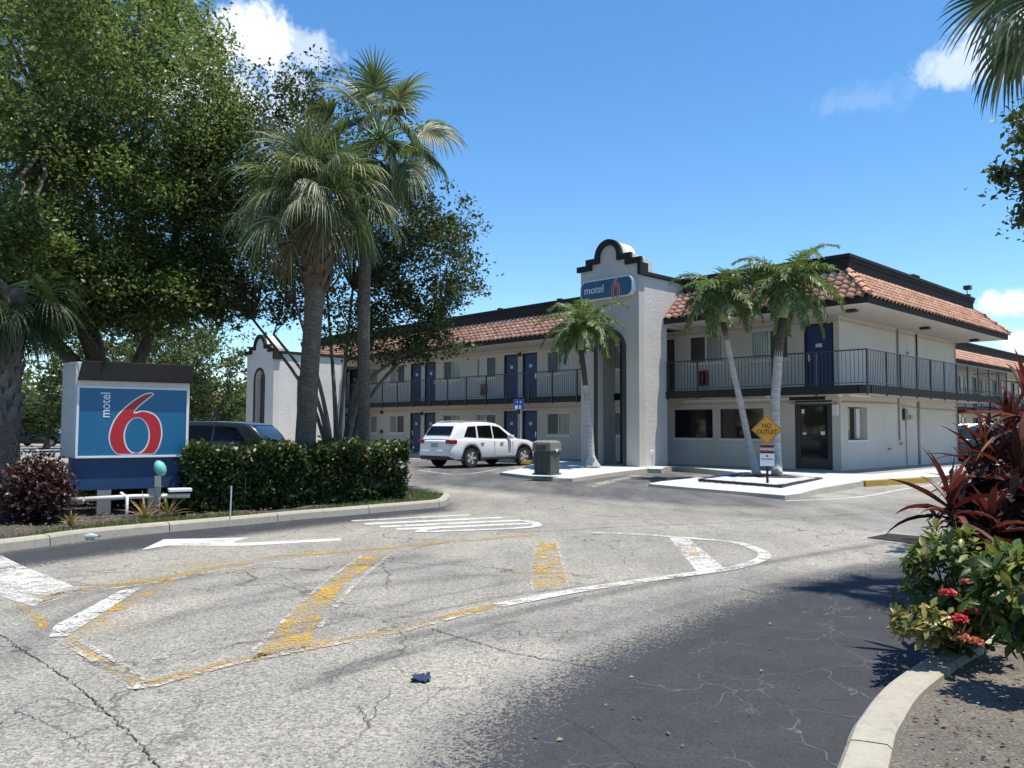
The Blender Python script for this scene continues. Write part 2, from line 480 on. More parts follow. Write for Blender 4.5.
def mat_asphalt():
    n = NT('asphalt')
    pos = n.tc.outputs['Object']
    at = n.N.new('ShaderNodeAttribute'); at.attribute_name = 'seal'
    sepa = n.N.new('ShaderNodeSeparateColor'); n.L.new(at.outputs['Color'], sepa.inputs[0])
    seal, dark, stain = sepa.outputs[0], sepa.outputs[1], sepa.outputs[2]
    def stones(scale):
        v = n.N.new('ShaderNodeTexVoronoi'); v.feature = 'F1'; v.inputs['Scale'].default_value = scale
        n.L.new(pos, v.inputs['Vector'])
        q = n.N.new('ShaderNodeSeparateColor'); n.L.new(v.outputs['Color'], q.inputs[0])
        return q.outputs[0]
    agg = n.math('ADD', n.math('MULTIPLY', stones(68), .62), n.math('MULTIPLY', stones(130), .38))
    agg2 = n.noise(48, 2, .6)
    big = n.noise(.35, 5, .6)
    streak = n.noise(1.4, 6, .62, sc3=(1.0, .22, 1, R(-52)))
    mid = n.noise(2.3, 6, .65)
    base = n.ramp(big, [(.3, (.215, .203, .178)), (.7, (.355, .328, .272))])
    base = n.mix(n.mr(streak, .45, .72, 0, .45), base, (.13, .124, .115))
    sp = n.ramp(agg, [(.12, .38), (.40, .86), (.62, 1.14), (.90, 1.6)])
    base = n.mix(.85, base, sp, 'MULTIPLY')
    base = n.mix(n.mr(agg2, .58, .66, 0, .25), base, (.46, .44, .39))
    # sealed asphalt with worn-through speckle near its edge
    sealc = n.ramp(mid, [(.3, (.034, .036, .040)), (.7, (.050, .052, .057))])
    sealc = n.mix(.45, sealc, sp, 'MULTIPLY')
    wob = n.math('ADD', seal, n.math('MULTIPLY', n.math('SUBTRACT', mid, .5), .28))
    wob = n.math('ADD', wob, n.math('MULTIPLY', n.math('SUBTRACT', agg, .5), .95))
    wob = n.math('ADD', wob, n.math('MULTIPLY', n.math('SUBTRACT', streak, .5), .15))
    sm = n.mr(wob, .44, .60, 0, 1)
    base = n.mix(sm, base, sealc)
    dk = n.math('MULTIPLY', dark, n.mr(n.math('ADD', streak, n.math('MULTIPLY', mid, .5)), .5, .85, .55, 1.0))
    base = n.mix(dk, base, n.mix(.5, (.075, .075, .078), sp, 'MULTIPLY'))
    base = n.mix(n.math('MULTIPLY', stain, n.mr(agg, .4, .6, .3, 1)), base, (.36, .22, .055))
    # cracks
    wv = n.N.new('ShaderNodeTexNoise'); wv.inputs['Scale'].default_value = 1.6; wv.inputs['Detail'].default_value = 5
    n.L.new(pos, wv.inputs['Vector'])
    vm = n.N.new('ShaderNodeVectorMath'); vm.operation = 'MULTIPLY_ADD'
    n.L.new(wv.outputs['Color'], vm.inputs[0]); vm.inputs[1].default_value = (1.3, 1.3, 0); n.L.new(pos, vm.inputs[2])
    def cracks(scale, w, lo, hi, nsc):
        v = n.N.new('ShaderNodeTexVoronoi'); v.feature = 'DISTANCE_TO_EDGE'; v.inputs['Scale'].default_value = scale
        n.L.new(vm.outputs[0], v.inputs['Vector'])
        m = n.mr(v.outputs['Distance'], 0, w, 1, 0)
        k = n.mr(n.noise(nsc, 3), lo, hi, 0, 1)
        return n.math('MULTIPLY', m, k)
    c1 = cracks(.42, .0065, .40, .5, .45)
    c2 = cracks(1.5, .016, .47, .57, .8)
    cr = n.math('MAXIMUM', c1, n.math('MULTIPLY', c2, .75))
    inv = n.math('SUBTRACT', 1.0, sm)
    base = n.mix(n.math('MULTIPLY', n.math('MULTIPLY', cr, inv), .8), base, (.055, .05, .045))
    c3 = cracks(1.7, .012, .46, .56, .9)
    base = n.mix(n.math('MULTIPLY', n.math('MULTIPLY', c3, sm), .5), base, (.22, .21, .19))
    n.set(Base_Color=base, Roughness=n.mr(agg, .3, .7, .75, .95))
    n.b.inputs['Specular IOR Level'].default_value = .3
    n.bump(n.math('ADD', agg, n.math('MULTIPLY', cr, -1.2)), .55, .012)
    return n.m
M['asphalt'] = mat_asphalt()

def mat_paint(name, c, wear=.5, scale=7, c2=None):
    """road paint with ragged worn-through holes that let the asphalt show"""
    n = NT(name)
    f = n.noise(scale, 7, .75)
    vo = n.N.new('ShaderNodeTexVoronoi'); vo.inputs['Scale'].default_value = 75; n.L.new(n.tc.outputs['Object'], vo.inputs['Vector'])
    sq = n.N.new('ShaderNodeSeparateColor'); n.L.new(vo.outputs['Color'], sq.inputs[0])
    k = n.math('ADD', n.math('MULTIPLY', sq.outputs[0], .34), .33)
    w = n.math('ADD', n.math('MULTIPLY', f, .42), n.math('ADD', n.math('MULTIPLY', k, .33), n.math('MULTIPLY', n.noise(1.7, 3, .6), .25)))
    a = n.ramp(n.noise(2.0, 5), [(.3, [x * .8 for x in c]), (.7, c)])
    if c2: a = n.mix(n.mr(n.noise(3.1, 5, .7), .48, .6, 0, 1), a, c2)
    n.set(Base_Color=a, Roughness=.8)
    tr = n.N.new('ShaderNodeBsdfTransparent')
    ms = n.N.new('ShaderNodeMixShader')
    # wear: 0 = solid, 1 = gone
    th = .66 - .36 * wear
    n.L.new(n.mr(w, th - .03, th + .05, 0, 1), ms.inputs[0])
    n.L.new(n.b.outputs[0], ms.inputs[1]); n.L.new(tr.outputs[0], ms.inputs[2])
    n.L.new(ms.outputs[0], n.out.inputs['Surface'])
    return n.m
M['paint_white'] = mat_paint('white_road_paint', (.56, .55, .52), .27)
M['paint_white_worn'] = mat_paint('worn_white_road_paint', (.60, .58, .53), .42)
M['paint_white_faint'] = mat_paint('faint_white_road_paint', (.55, .52, .45), .53)
M['paint_yellow'] = mat_paint('yellow_road_paint', (.56, .34, .05), .54, 5)
M['paint_yellow_worn'] = mat_paint('worn_yellow_road_paint', (.44, .29, .09), .50, 5)
M['crack'] = mat_plain('crack_dark', (.035, .032, .03), .95, var=.3, scale=8)  # dark tone of the asphalt crack ribbons

# ------------------------------------------------------------------ ground
def inside(P, X, Y):
    r = np.zeros(X.shape, bool); n = len(P)
    for i in range(n):
        x1, y1 = P[i]; x2, y2 = P[(i + 1) % n]
        c = ((y1 > Y) != (y2 > Y))
        with np.errstate(divide='ignore', invalid='ignore'):
            xi = (x2 - x1) * (Y - y1) / ((y2 - y1) if y2 != y1 else 1e-9) + x1
        r ^= c & (X < xi)
    return r
def sdist(P, X, Y, closed=True):
    d = np.full(X.shape, 1e9); n = len(P)
    for i in range(n if closed else n - 1):
        x1, y1 = P[i]; x2, y2 = P[(i + 1) % n]
        dx, dy = x2 - x1, y2 - y1
        t = np.clip(((X - x1) * dx + (Y - y1) * dy) / (dx * dx + dy * dy + 1e-12), 0, 1)
        d = np.minimum(d, np.hypot(X - x1 - t * dx, Y - y1 - t * dy))
    if closed: d = np.where(inside(P, X, Y), -d, d)
    return d
def gp(L, z=0.0): return [tuple(G(x, y, z)[:2]) for x, y in L]

def make_ground():
    g = MB()
    g.quad((-900, -60, -.004), (900, -60, -.004), (900, 1800, -.004), (-900, 1800, -.004))
    tag(g.build('ground', M['asphalt']), kind='structure')
    xs = np.arange(-13, 17.01, .1); ys = np.arange(1.2, 38, .1)
    X, Y = np.meshgrid(xs, ys)
    V = np.stack([X, Y, np.zeros_like(X)], -1).reshape(-1, 3)
    ny, nx = X.shape
    idx = np.arange(nx * ny).reshape(ny, nx)
    F = np.stack([idx[:-1, :-1], idx[:-1, 1:], idx[1:, 1:], idx[1:, :-1]], -1).reshape(-1, 4)
    o = np_mesh('parking_lot', V, F, M['asphalt'])
    tag(o, kind='structure')
    x, y = V[:, 0], V[:, 1]
    sm = lambda d, w: 1 - np.clip((d + w) / (2 * w), 0, 1)
    A1 = gp([(380, 860), (430, 785), (482, 722), (530, 688), (590, 658), (650, 632), (720, 606), (800, 581), (870, 566), (930, 553), (1010, 545), (1150, 545), (1400, 900)])
    w = .32 + .03 * np.clip(9 - y, 0, 9)
    seal = sm(sdist(A1, x, y), w)
    A2 = gp([(-60, 566), (0, 551), (153, 532), (252, 520), (345, 513), (411, 508), (450, 503), (452, 511), (360, 521), (252, 534), (153, 549), (60, 562), (-60, 580)])
    seal = np.maximum(seal, .95 * sm(sdist(A2, x, y), .35))
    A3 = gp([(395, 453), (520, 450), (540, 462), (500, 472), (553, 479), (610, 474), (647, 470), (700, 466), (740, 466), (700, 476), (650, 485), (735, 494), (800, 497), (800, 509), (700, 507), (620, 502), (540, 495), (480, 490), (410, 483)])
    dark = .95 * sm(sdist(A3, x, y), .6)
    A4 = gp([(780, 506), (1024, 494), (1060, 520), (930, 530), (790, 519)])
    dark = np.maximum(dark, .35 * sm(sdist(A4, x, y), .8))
    for tr, ww, am in [([(400, 640), (560, 603), (720, 570), (870, 545), (960, 528)], .10, .75), ([(470, 640), (640, 606), (780, 575)], .30, .35),
                       ([(330, 675), (400, 650)], .08, .8), ([(0, 660), (60, 620), (140, 590)], .25, .6), ([(20, 612), (100, 592), (200, 575)], .2, .55),
                       ([(100, 640), (190, 612), (330, 590), (480, 575)], .12, .4), ([(150, 600), (300, 572), (420, 556)], .2, .45), ([(560, 500), (700, 512), (860, 520)], .5, .35),
                       ([(230, 600), (360, 575), (470, 560)], .10, .5), ([(300, 688), (400, 655), (512, 622)], .05, .95), ([(140, 668), (280, 636), (420, 600)], .03, .6), ([(560, 640), (700, 600), (860, 566)], .12, .6), ([(400, 618), (520, 594), (640, 578)], .03, .6), ([(150, 655), (330, 618), (520, 580)], .03, .5)]:
        d = sdist(gp(tr), x, y, False)
        dark = np.maximum(dark, am * np.exp(-(d / ww) ** 2))
    stain = np.zeros_like(x)
    for q, r_, am in [((545, 575), .25, .5), ((700, 552), .2, .2), ((200, 565), .3, .35), ((110, 625), .25, .3), ((300, 640), .2, .4)]:
        c = G(*q)
        stain = np.maximum(stain, am * np.exp(-((x - c.x) ** 2 + (y - c.y) ** 2) / r_ ** 2))
    me = o.data
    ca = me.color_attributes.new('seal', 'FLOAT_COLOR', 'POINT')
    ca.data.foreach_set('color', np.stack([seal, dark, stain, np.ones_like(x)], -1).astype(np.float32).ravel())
make_ground()

def flat(name, mat, polys, z=.004, px=True, kind='structure', label=None, cat=None):
    m = MB()
    for P in polys:
        Q = gp(P) if px else P
        n = len(Q)
        ar = sum(Q[i][0] * Q[(i + 1) % n][1] - Q[(i + 1) % n][0] * Q[i][1] for i in range(n))
        if ar < 0: Q = Q[::-1]
        m.add([(a, b, z) for a, b in Q], [tuple(range(n))])
    o = m.build(name, mat)
    return tag(o, label, cat, kind=kind)

def line_poly(pts, w, closed=False):
    """quads of a stripe of width w along world points"""
    pts = [Vector((p[0], p[1])) for p in pts]
    n = len(pts); Lf = []; Rt = []
    for i in range(n):
        if closed: t = pts[(i + 1) % n] - pts[i - 1]
        else: t = pts[min(i + 1, n - 1)] - pts[max(i - 1, 0)]
        t.normalize(); nn = Vector((-t.y, t.x)) * (w[i] if hasattr(w, '__len__') else w) / 2
        Lf.append(pts[i] + nn); Rt.append(pts[i] - nn)
    out = []
    for i in range(n if closed else n - 1):
        j = (i + 1) % n
        out.append([tuple(Lf[i]), tuple(Rt[i]), tuple(Rt[j]), tuple(Lf[j])])
    return out
def smoothline(pts, k=6, closed=False):
    P = [Vector(p) for p in pts]; n = len(P); out = []
    for i in range(n if closed else n - 1):
        if closed: p0, p1, p2, p3 = P[i - 1], P[i], P[(i + 1) % n], P[(i + 2) % n]
        else: p0, p1, p2, p3 = P[max(i - 1, 0)], P[i], P[i + 1], P[min(i + 2, n - 1)]
        for j in range(k):
            t = j / k
            out.append(.5 * ((2 * p1) + (p2 - p0) * t + (2 * p0 - 5 * p1 + 4 * p2 - p3) * t * t + (3 * p1 - p0 - 3 * p2 + p3) * t ** 3))
    if not closed: out.append(P[-1])
    return out
def stripe(name, mat, pxpts, w, z=.004):
    flat(name, mat, line_poly(smoothline(gp(pxpts)), w), z, px=False)

def markings():
    flat('stop_line', M['paint_white_worn'], [[(-60, 530), (0, 555), (20, 565), (82, 590), (60, 596), (0, 593), (-60, 566)]], .004)
    flat('stop_line_edge', M['paint_white_worn'], [[(-10, 588), (0, 588), (43, 600), (34, 607), (0, 597)]], .0045)
    flat('yellow_marking', M['paint_yellow'], [[(12, 603), (22, 602), (51, 624), (42, 630)]], .004)
    flat('white_marking', M['paint_white_worn'], [[(143, 588), (120, 591.5), (54, 627), (49, 638), (67, 637), (118, 604)]], .008)
    flat('yellow_marking', M['paint_yellow'], [[(66, 637), (73, 642), (86, 636), (112, 615), (148, 598), (182, 580), (165, 580), (118, 604)]], .004)
    stripe('yellow_lane_line', M['paint_yellow_worn'], [(30, 603), (82, 590), (156, 579.5), (234, 565), (281, 556.5), (371, 549.5), (458, 541), (537, 535)], .20)
    stripe('white_lane_line', M['paint_white_faint'], [(30, 606), (82, 593), (156, 582.5), (234, 568), (330, 556)], .07)
    stripe('white_lane_line', M['paint_white_worn'], [(591, 533), (640, 535), (700, 539.5), (735, 543), (757, 550), (765, 556), (756, 562), (730, 569), (673, 577), (620, 584.5), (572, 592), (498, 606)], .15, .008)
    stripe('yellow_lane_line', M['paint_yellow_worn'], [(530, 599), (470, 611.5), (408, 628), (312, 647), (234, 662.5), (144, 686)], .14)
    stripe('white_lane_line', M['paint_white_faint'], [(470, 614), (408, 630.5), (312, 649.5), (234, 665), (150, 688)], .05, .008)
    flat('yellow_marking', M['paint_yellow_worn'], [[(60, 641), (72, 641), (148, 684), (136, 690)]], .004)
    stripe('white_lane_line', M['paint_white_faint'], [(58, 640), (98, 664), (134, 690)], .045, .008)
    stripe('white_lane_line', M['paint_white_faint'], [(78, 641), (112, 660), (150, 683)], .04, .008)
    flat('white_marking', M['paint_white_worn'], [[(136, 684), (147, 683), (144, 690), (134, 691)]], .012)
    flat('yellow_marking', M['paint_yellow'], [[(364, 555), (388, 553), (345, 584), (314, 628), (309, 648), (250, 661), (268, 645), (287, 615), (325, 585)]], .004)
    stripe('white_lane_line', M['paint_white_faint'], [(390, 555), (352, 588), (318, 630)], .045, .008)
    stripe('white_lane_line', M['paint_white_faint'], [(362, 556), (320, 587), (250, 655)], .035, .008)
    flat('white_marking', M['paint_white_faint'], [[(538, 541), (558, 543), (570, 588), (531, 593), (529, 564)]], .004)
    flat('yellow_marking', M['paint_yellow'], [[(540, 540), (556, 543), (567, 586), (535, 591), (533, 564)]], .008)
    flat('white_marking', M['paint_white_worn'], [[(669, 538), (689, 539), (724, 568), (697, 572)]], .004)
    flat('yellow_marking', M['paint_yellow'], [[(684, 546), (694, 547), (702, 556), (690, 556)]], .012)
    flat('lane_arrow', M['paint_white'], [[(141, 550.3), (164, 539.4), (250, 537.8), (236, 541.2), (234, 543.5), (340, 538.4), (342, 540.8), (240, 546.4), (168, 545.8)]], .004)
    for a, b, w in [((352, 521), (470, 515), .15), ((365, 524.2), (502, 517.6), .22), ((380, 527), (522, 520.5), .22), ((396, 529.5), (532, 523.4), .22)]:
        stripe('hatch_line', M['paint_white'], [a, b], w)
    stripe('hatch_outline', M['paint_white'], [(523, 521), (536, 524), (525, 528), (430, 532), (423, 530.5), (440, 528)], .15, .008)
    # hatched access aisle and parking bay lines by the walk
    stripe('aisle_line', M['paint_white'], [(786, 501), (858, 497.2), (905, 489), (960, 481.5)], .10)
    stripe('aisle_line', M['paint_white_worn'], [(826, 491), (862, 494)], .10)
    stripe('aisle_line', M['paint_white_worn'], [(848, 487.5), (892, 490.5)], .10)
    stripe('aisle_line', M['paint_white_worn'], [(872, 484.5), (915, 487)], .10)
    stripe('bay_line', M['paint_white_worn'], [(418, 470), (460, 474.5), (500, 468.5)], .10)
    stripe('bay_line', M['paint_white_worn'], [(402, 459), (440, 463)], .10)
    stripe('bay_line', M['paint_white_worn'], [(425, 470), (500, 463.5)], .10)
    # stencilled pale track where the lane bends by the tower
    stripe('pale_patch', M['paint_white_faint'], [(588, 487), (608, 482), (640, 475)], .35)
    # long cracks in the old asphalt
    r = random.Random(3)
    def crack(pxp, w):
        P = smoothline(gp(pxp), 22); Q = []
        for i, p in enumerate(P):
            Q.append((p.x + r.uniform(-1, 1) * .012, p.y + r.uniform(-1, 1) * .012))
        ws = [w * r.uniform(.15, .7) for _ in Q]
        return line_poly(Q, ws)
    cr = []
    for pts, w in [([(-40, 600), (0, 635), (30, 655), (75, 685), (105, 712), (135, 740), (165, 775), (200, 830)], .016),
                   ([(430, 629), (470, 641), (520, 655), (570, 663), (618, 672)], .018),
                   ([(100, 712), (60, 700), (25, 706), (-10, 735)], .008), ([(20, 712), (60, 730), (90, 752)], .008), ([(75, 685), (110, 668), (150, 655)], .006),
                   ([(140, 720), (230, 698), (330, 672), (430, 640)], .006), ([(280, 575), (330, 600), (400, 612)], .008),
                   ([(340, 612), (380, 620), (410, 625)], .008), ([(520, 533), (620, 527), (740, 522), (860, 514), (960, 508)], .03),
                   ([(356, 706), (364, 716), (368, 728)], .008), ([(560, 716), (610, 745), (660, 790)], .006)]:
        cr += crack(pts, w)
    flat('asphalt_cracks', M['crack'], cr, .006, px=False)
markings()

# ------------------------------------------------------------------ kerbs, islands, walks
def offset_path(P, d, closed=True):
    n = len(P); out = []
    for i in range(n):
        a = P[i - 1] if (closed or i > 0) else P[0]
        b = P[(i + 1) % n] if (closed or i < n - 1) else P[-1]
        t = Vector((b[0] - a[0], b[1] - a[1])).normalized()
        out.append((P[i][0] - t.y * d, P[i][1] + t.x * d))
    return out
def ccw(P):
    ar = sum(P[i][0] * P[(i + 1) % len(P)][1] - P[(i + 1) % len(P)][0] * P[i][1] for i in range(len(P)))
    return P if ar > 0 else P[::-1]
def kerb(name, path, mat, w=.17, h=.13, closed=True, z0=-.02, joint=1.6):
    """kerb stones swept along a path of outer bottom points, joints cut between lengths; the inside lies to the left"""
    prof = [(0, z0), (.012, h * .75), (.035, h * .97), (.06, h), (w - .02, h + .004), (w, h - .012), (w, z0)]
    rings = []
    # resample
    Q = [Vector(p[:2]) for p in path]; n = len(Q)
    segs = n if closed else n - 1
    m = MB(); acc = 0.0
    offs = [offset_path([tuple(q) for q in Q], a, closed) for a, _ in prof]
    for i in range(segs):
        j = (i + 1) % n
        L = (Q[j] - Q[i]).length
        acc += L
        g = .012 if acc > joint else 0
        if g: acc = 0
        vs = []
        for k, (a, z) in enumerate(prof):
            p = Vector(offs[k][i]); q = Vector(offs[k][j])
            if g: q = p.lerp(q, max(.5, 1 - g / max(L, .01)))
            vs.append((p.x, p.y, z)); vs.append((q.x, q.y, z))
        fs = [(2 * k, 2 * k + 1, 2 * k + 3, 2 * k + 2) for k in range(len(prof) - 1)]
        m.add(vs, [f[::-1] for f in fs])
    o = m.build(name, mat, smooth=False)
    return tag(o, kind='structure')
def fill(name, mat, P, z, bumpy=0.0, seed=1):
    P = ccw([tuple(p[:2]) for p in P])
    if bumpy <= 0:
        m = MB(); m.add([(a, b, z) for a, b in P], [tuple(range(len(P)))])
        return tag(m.build(name, mat), kind='structure')
    xs = [p[0] for p in P]; ys = [p[1] for p in P]
    st = .12
    X, Y = np.meshgrid(np.arange(min(xs), max(xs) + st, st), np.arange(min(ys), max(ys) + st, st))
    d = sdist(P, X, Y)
    rs = np.random.RandomState(seed)
    Z = z + bumpy * (np.sin(X * 3.1 + np.sin(Y * 2.2)) * .5 + np.sin(Y * 4.7 + X) * .3 + rs.uniform(-.4, .4, X.shape)) * np.clip(-d / .4, 0, 1)
    V = np.stack([X, Y, Z], -1).reshape(-1, 3); ny, nx = X.shape
    idx = np.arange(nx * ny).reshape(ny, nx)
    F = np.stack([idx[:-1, :-1], idx[:-1, 1:], idx[1:, 1:], idx[1:, :-1]], -1).reshape(-1, 4)
    c = V[F].mean(1); keep = sdist(P, c[:, 0], c[:, 1]) < -.03
    return tag(np_mesh(name, V, F[keep], mat, smooth=True), kind='structure')

# left island: front edge, nose, back edge (counter-clockwise seen from above)
isl = [(-16, -6), (-11.5, 1.5), (-8.3, 6.6)] + [tuple(G(x, y)[:2]) for x, y in [(0, 552), (80, 541), (153, 533.5), (240, 525.5), (300, 519.5), (345, 515.8), (385, 512), (420, 509), (443, 506.5), (449, 503)]]
isl = [tuple(v) for v in smoothline(isl, 5)] + [tuple(v) for v in smoothline([tuple(G(449, 503)[:2]), (-1.32, 16.95), (-1.9, 17.6), (-3.0, 19.2), (-5.5, 21.3), (-9, 22.3), (-16, 21.5), (-30, 19)], 4)[1:]] + [(-34, 10)]
isl = ccw(isl)
kerb('kerb_left_island', isl, M['kerb'])
fill('planting_bed', M['mulch'], offset_path(isl, .09), .10, .03)
# right island
ril = [(.75, .2), (.62, 1.3), (.88, 2.5), tuple(G(843, 768)[:2]), tuple(G(859, 736)[:2]), tuple(G(884, 705)[:2]), tuple(G(928, 674)[:2]), tuple(G(965, 653)[:2]), (4.1, 6.6), (5.9, 8.6), (7.2, 11.2), (10, 13), (16, 14)]
ril = [tuple(v) for v in smoothline(ril, 6)] + [(22, 6), (12, -1), (4, -1)]
ril = ccw(ril)
kerb('kerb_right_island', ril, M['kerb'], .2, .13)
fill('sandy_bed', M['soil'], offset_path(ril, .10), .09, .03, 2)

# building frames: local x along the facade, y into the building, z up; origin at the block's wall corner
YAW = R(46.094)
BC = Vector((10.634, 25.986, 0))
FL = 0.168
MR = Matrix.Identity(4)                               # right block frame (local of the motel root)
yL = -R(1.253)
_uL = Vector((math.cos(yL), math.sin(yL), 0)); _vL = Vector((-math.sin(yL), math.cos(yL), 0))
MLW = Matrix.Translation(_vL * .149) @ Matrix.Rotation(yL, 4, 'Z')
def st(s, t):                                          # right block plan to world
    c, q = math.cos(YAW), math.sin(YAW)
    return (BC.x + s * c + t * q, BC.y - s * q + t * c)
def stL(s, t):
    p = MLW @ Vector((s, t, 0)); return st(p.x, p.y)

def slab3(name, pts, mat, side, z0=-.02):
    """walk slab whose edge heights follow its points (x, y, z); the exposed edge is bare concrete"""
    pts = [tuple(p) for p in pts]
    ar = sum(pts[i][0] * pts[(i + 1) % len(pts)][1] - pts[(i + 1) % len(pts)][0] * pts[i][1] for i in range(len(pts)))
    if ar < 0: pts = pts[::-1]
    bm = bmesh.new(); v = [bm.verts.new(p) for p in pts]
    es = [bm.edges.new((v[i], v[(i + 1) % len(v)])) for i in range(len(v))]
    bmesh.ops.triangle_fill(bm, use_beauty=True, edges=es)
    bmesh.ops.recalc_face_normals(bm, faces=bm.faces)
    for f in bm.faces:
        if f.normal.z < 0: f.normal_flip()
    n = len(pts); off = offset_path([p[:2] for p in pts], -.02)
    w = [bm.verts.new((off[i][0], off[i][1], z0)) for i in range(n)]
    for i in range(n):
        f = bm.faces.new((w[i], w[(i + 1) % n], v[(i + 1) % n], v[i])); f.material_index = 1
    me = bpy.data.meshes.new(name); bm.to_mesh(me); bm.free()
    me.materials.append(mat); me.materials.append(side)
    o = bpy.data.objects.new(name, me); col.objects.link(o)
    return tag(o, kind='structure')
def walks():
    g = lambda x, y, z: tuple(G(x, y, z))
    S = lambda s, t, z=FL - .012: (*st(s, t), z)
    SL = lambda s, t, z=FL - .012: (*stL(s, t), z)
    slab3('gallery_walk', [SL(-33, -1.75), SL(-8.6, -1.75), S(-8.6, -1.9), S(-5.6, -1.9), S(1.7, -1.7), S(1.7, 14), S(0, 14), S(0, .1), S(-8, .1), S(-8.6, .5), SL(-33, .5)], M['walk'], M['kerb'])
    H = .15; D = .075
    slab3('painted_pad', [S(-4.9, -1.85, FL), g(737, 472, .165), g(699, 477.5, .12), g(660, 481.4, .08), g(648.6, 483.8, D), g(690, 487.6, D), g(735, 491.2, D), g(785, 495.4, .09),
        g(800, 493.5, .11), g(818, 488.5, .13), g(863, 481, H), g(928, 477, H), S(4.2, 3.6, H), S(3.0, 6.5, H), S(2.4, 14, H), S(1.55, 14, FL), S(1.55, -1.6, FL), S(-2.5, -1.75, FL)], M['pad'], M['kerb'])
    slab3('painted_pad', [g(500, 472.3, .10), g(527, 475.4, .10), g(553, 478, .10), g(572, 478.4, .10), g(609, 473, .12), g(647, 468.6, .15), g(661, 469, .15), S(-5.0, -2.6, FL), S(-5.0, -1.8, FL), S(-8.4, -1.8, FL), SL(-9.5, -1.7, FL), SL(-12.0, -1.7, FL), g(520, 468.5, .13)], M['pad'], M['kerb'])
    # planting bed inside the right pad
    bed = [tuple(G(x, y, .14)[:2]) for x, y in [(699, 480.5), (742, 474.5), (822, 479.2), (781, 487)]]
    bed = ccw(bed)
    fill('gravel_bed', M['shell'], offset_path(bed, .1), FL + .012, .012, 5)
    m = MB()
    for q in line_poly(bed, .05, True): m.prism(ccw(q), FL - .05, FL + .018)
    tag(m.build('bed_edging', M['black']), kind='structure')
    for c in ((757, 476.5), (776, 477.5)):
        c = G(*c, .17); r = random.Random(4)
        pts = [(c.x + math.cos(a) * r.uniform(.45, .8), c.y + math.sin(a) * r.uniform(.35, .6)) for a in np.arange(0, 6.2, .35)]
        fill('bark_mulch', M['mulch'], pts, FL + .03 + .004 * (c.x > 8), 0)
    # yellow kerb face between pad and aisle
    m = MB()
    a, b = Vector(G(864, 481, .15)[:2]), Vector(G(930, 477.2, .15)[:2])
    n = (b - a).normalized(); n = Vector((n.y, -n.x)) * .06
    m.prism(ccw([tuple(a + n), tuple(b + n), tuple(b - n * 2.2), tuple(a - n * 2.2)]), -.01, .158)
    tag(m.build('yellow_kerb', M['yellow_kerb'], bevel=.01), kind='structure')
walks()

# ------------------------------------------------------------------ the motel
motel = empty('motel_building', BC, -YAW, 'two storey grey stucco motel with blue doors, galleries, tiled roofs and an arched entrance tower', 'motel')
F2 = 2.83          # gallery floor level
def wall_holes(m, s0, s1, z0, z1, holes, t=0.0, depth=.12):
    xs = sorted({s0, s1} | {h[0] for h in holes} | {h[1] for h in holes})
    zs = sorted({z0, z1} | {h[2] for h in holes} | {h[3] for h in holes})
    for i in range(len(xs) - 1):
        for j in range(len(zs) - 1):
            cx, cz = (xs[i] + xs[i + 1]) / 2, (zs[j] + zs[j + 1]) / 2
            if any(h[0] < cx < h[1] and h[2] < cz < h[3] for h in holes): continue
            m.quad((xs[i], t, zs[j]), (xs[i + 1], t, zs[j]), (xs[i + 1], t, zs[j + 1]), (xs[i], t, zs[j + 1]))
    for a, b, c, d in holes:
        m.quad((a, t, c), (a, t + depth, c), (a, t + depth, d), (a, t, d))
        m.quad((b, t, c), (b, t, d), (b, t + depth, d), (b, t + depth, c))
        m.quad((a, t, d), (a, t + depth, d), (b, t + depth, d), (b, t, d))
        m.quad((a, t, c), (b, t, c), (b, t + depth, c), (a, t + depth, c))

def sliding_window(Mx, a, b, c, d, parent, t=0.0, curtain_left=False, sill=True, name='window'):
    """two-light slider: frame, one curtained pane, one screened pane, sill"""
    m = MB(Mx); e = .045
    y0, y1 = t + .03, t + .10
    m.box(a, b, y0, y1, d - e, d); m.box(a, b, y0, y1, c, c + e)
    m.box(a, a + e, y0, y1, c + e, d - e); m.box(b - e, b, y0, y1, c + e, d - e)
    mid = (a + b) / 2
    m.box(mid - .03, mid + .03, y0 - .01, y1, c + e, d - e)
    w = m.build(name, M['frame_white'], parent)
    for k, (x0, x1) in enumerate(((a + e, mid - .03), (mid + .03, b - e))):
        g = MB(Mx); yy = y0 + (.03 if k else .045)
        g.box(x0, x1, yy, yy + .01, c + e, d - e)
        cur = (k == 0) == curtain_left
        g.build('pane', M['curtain'] if cur else M['screen'], w)
    if sill:
        g = MB(Mx); g.box(a - .06, b + .06, t - .05, t + .03, c - .09, c - .002)
        g.build('sill', M['sill'], w, bevel=.008)
    return w

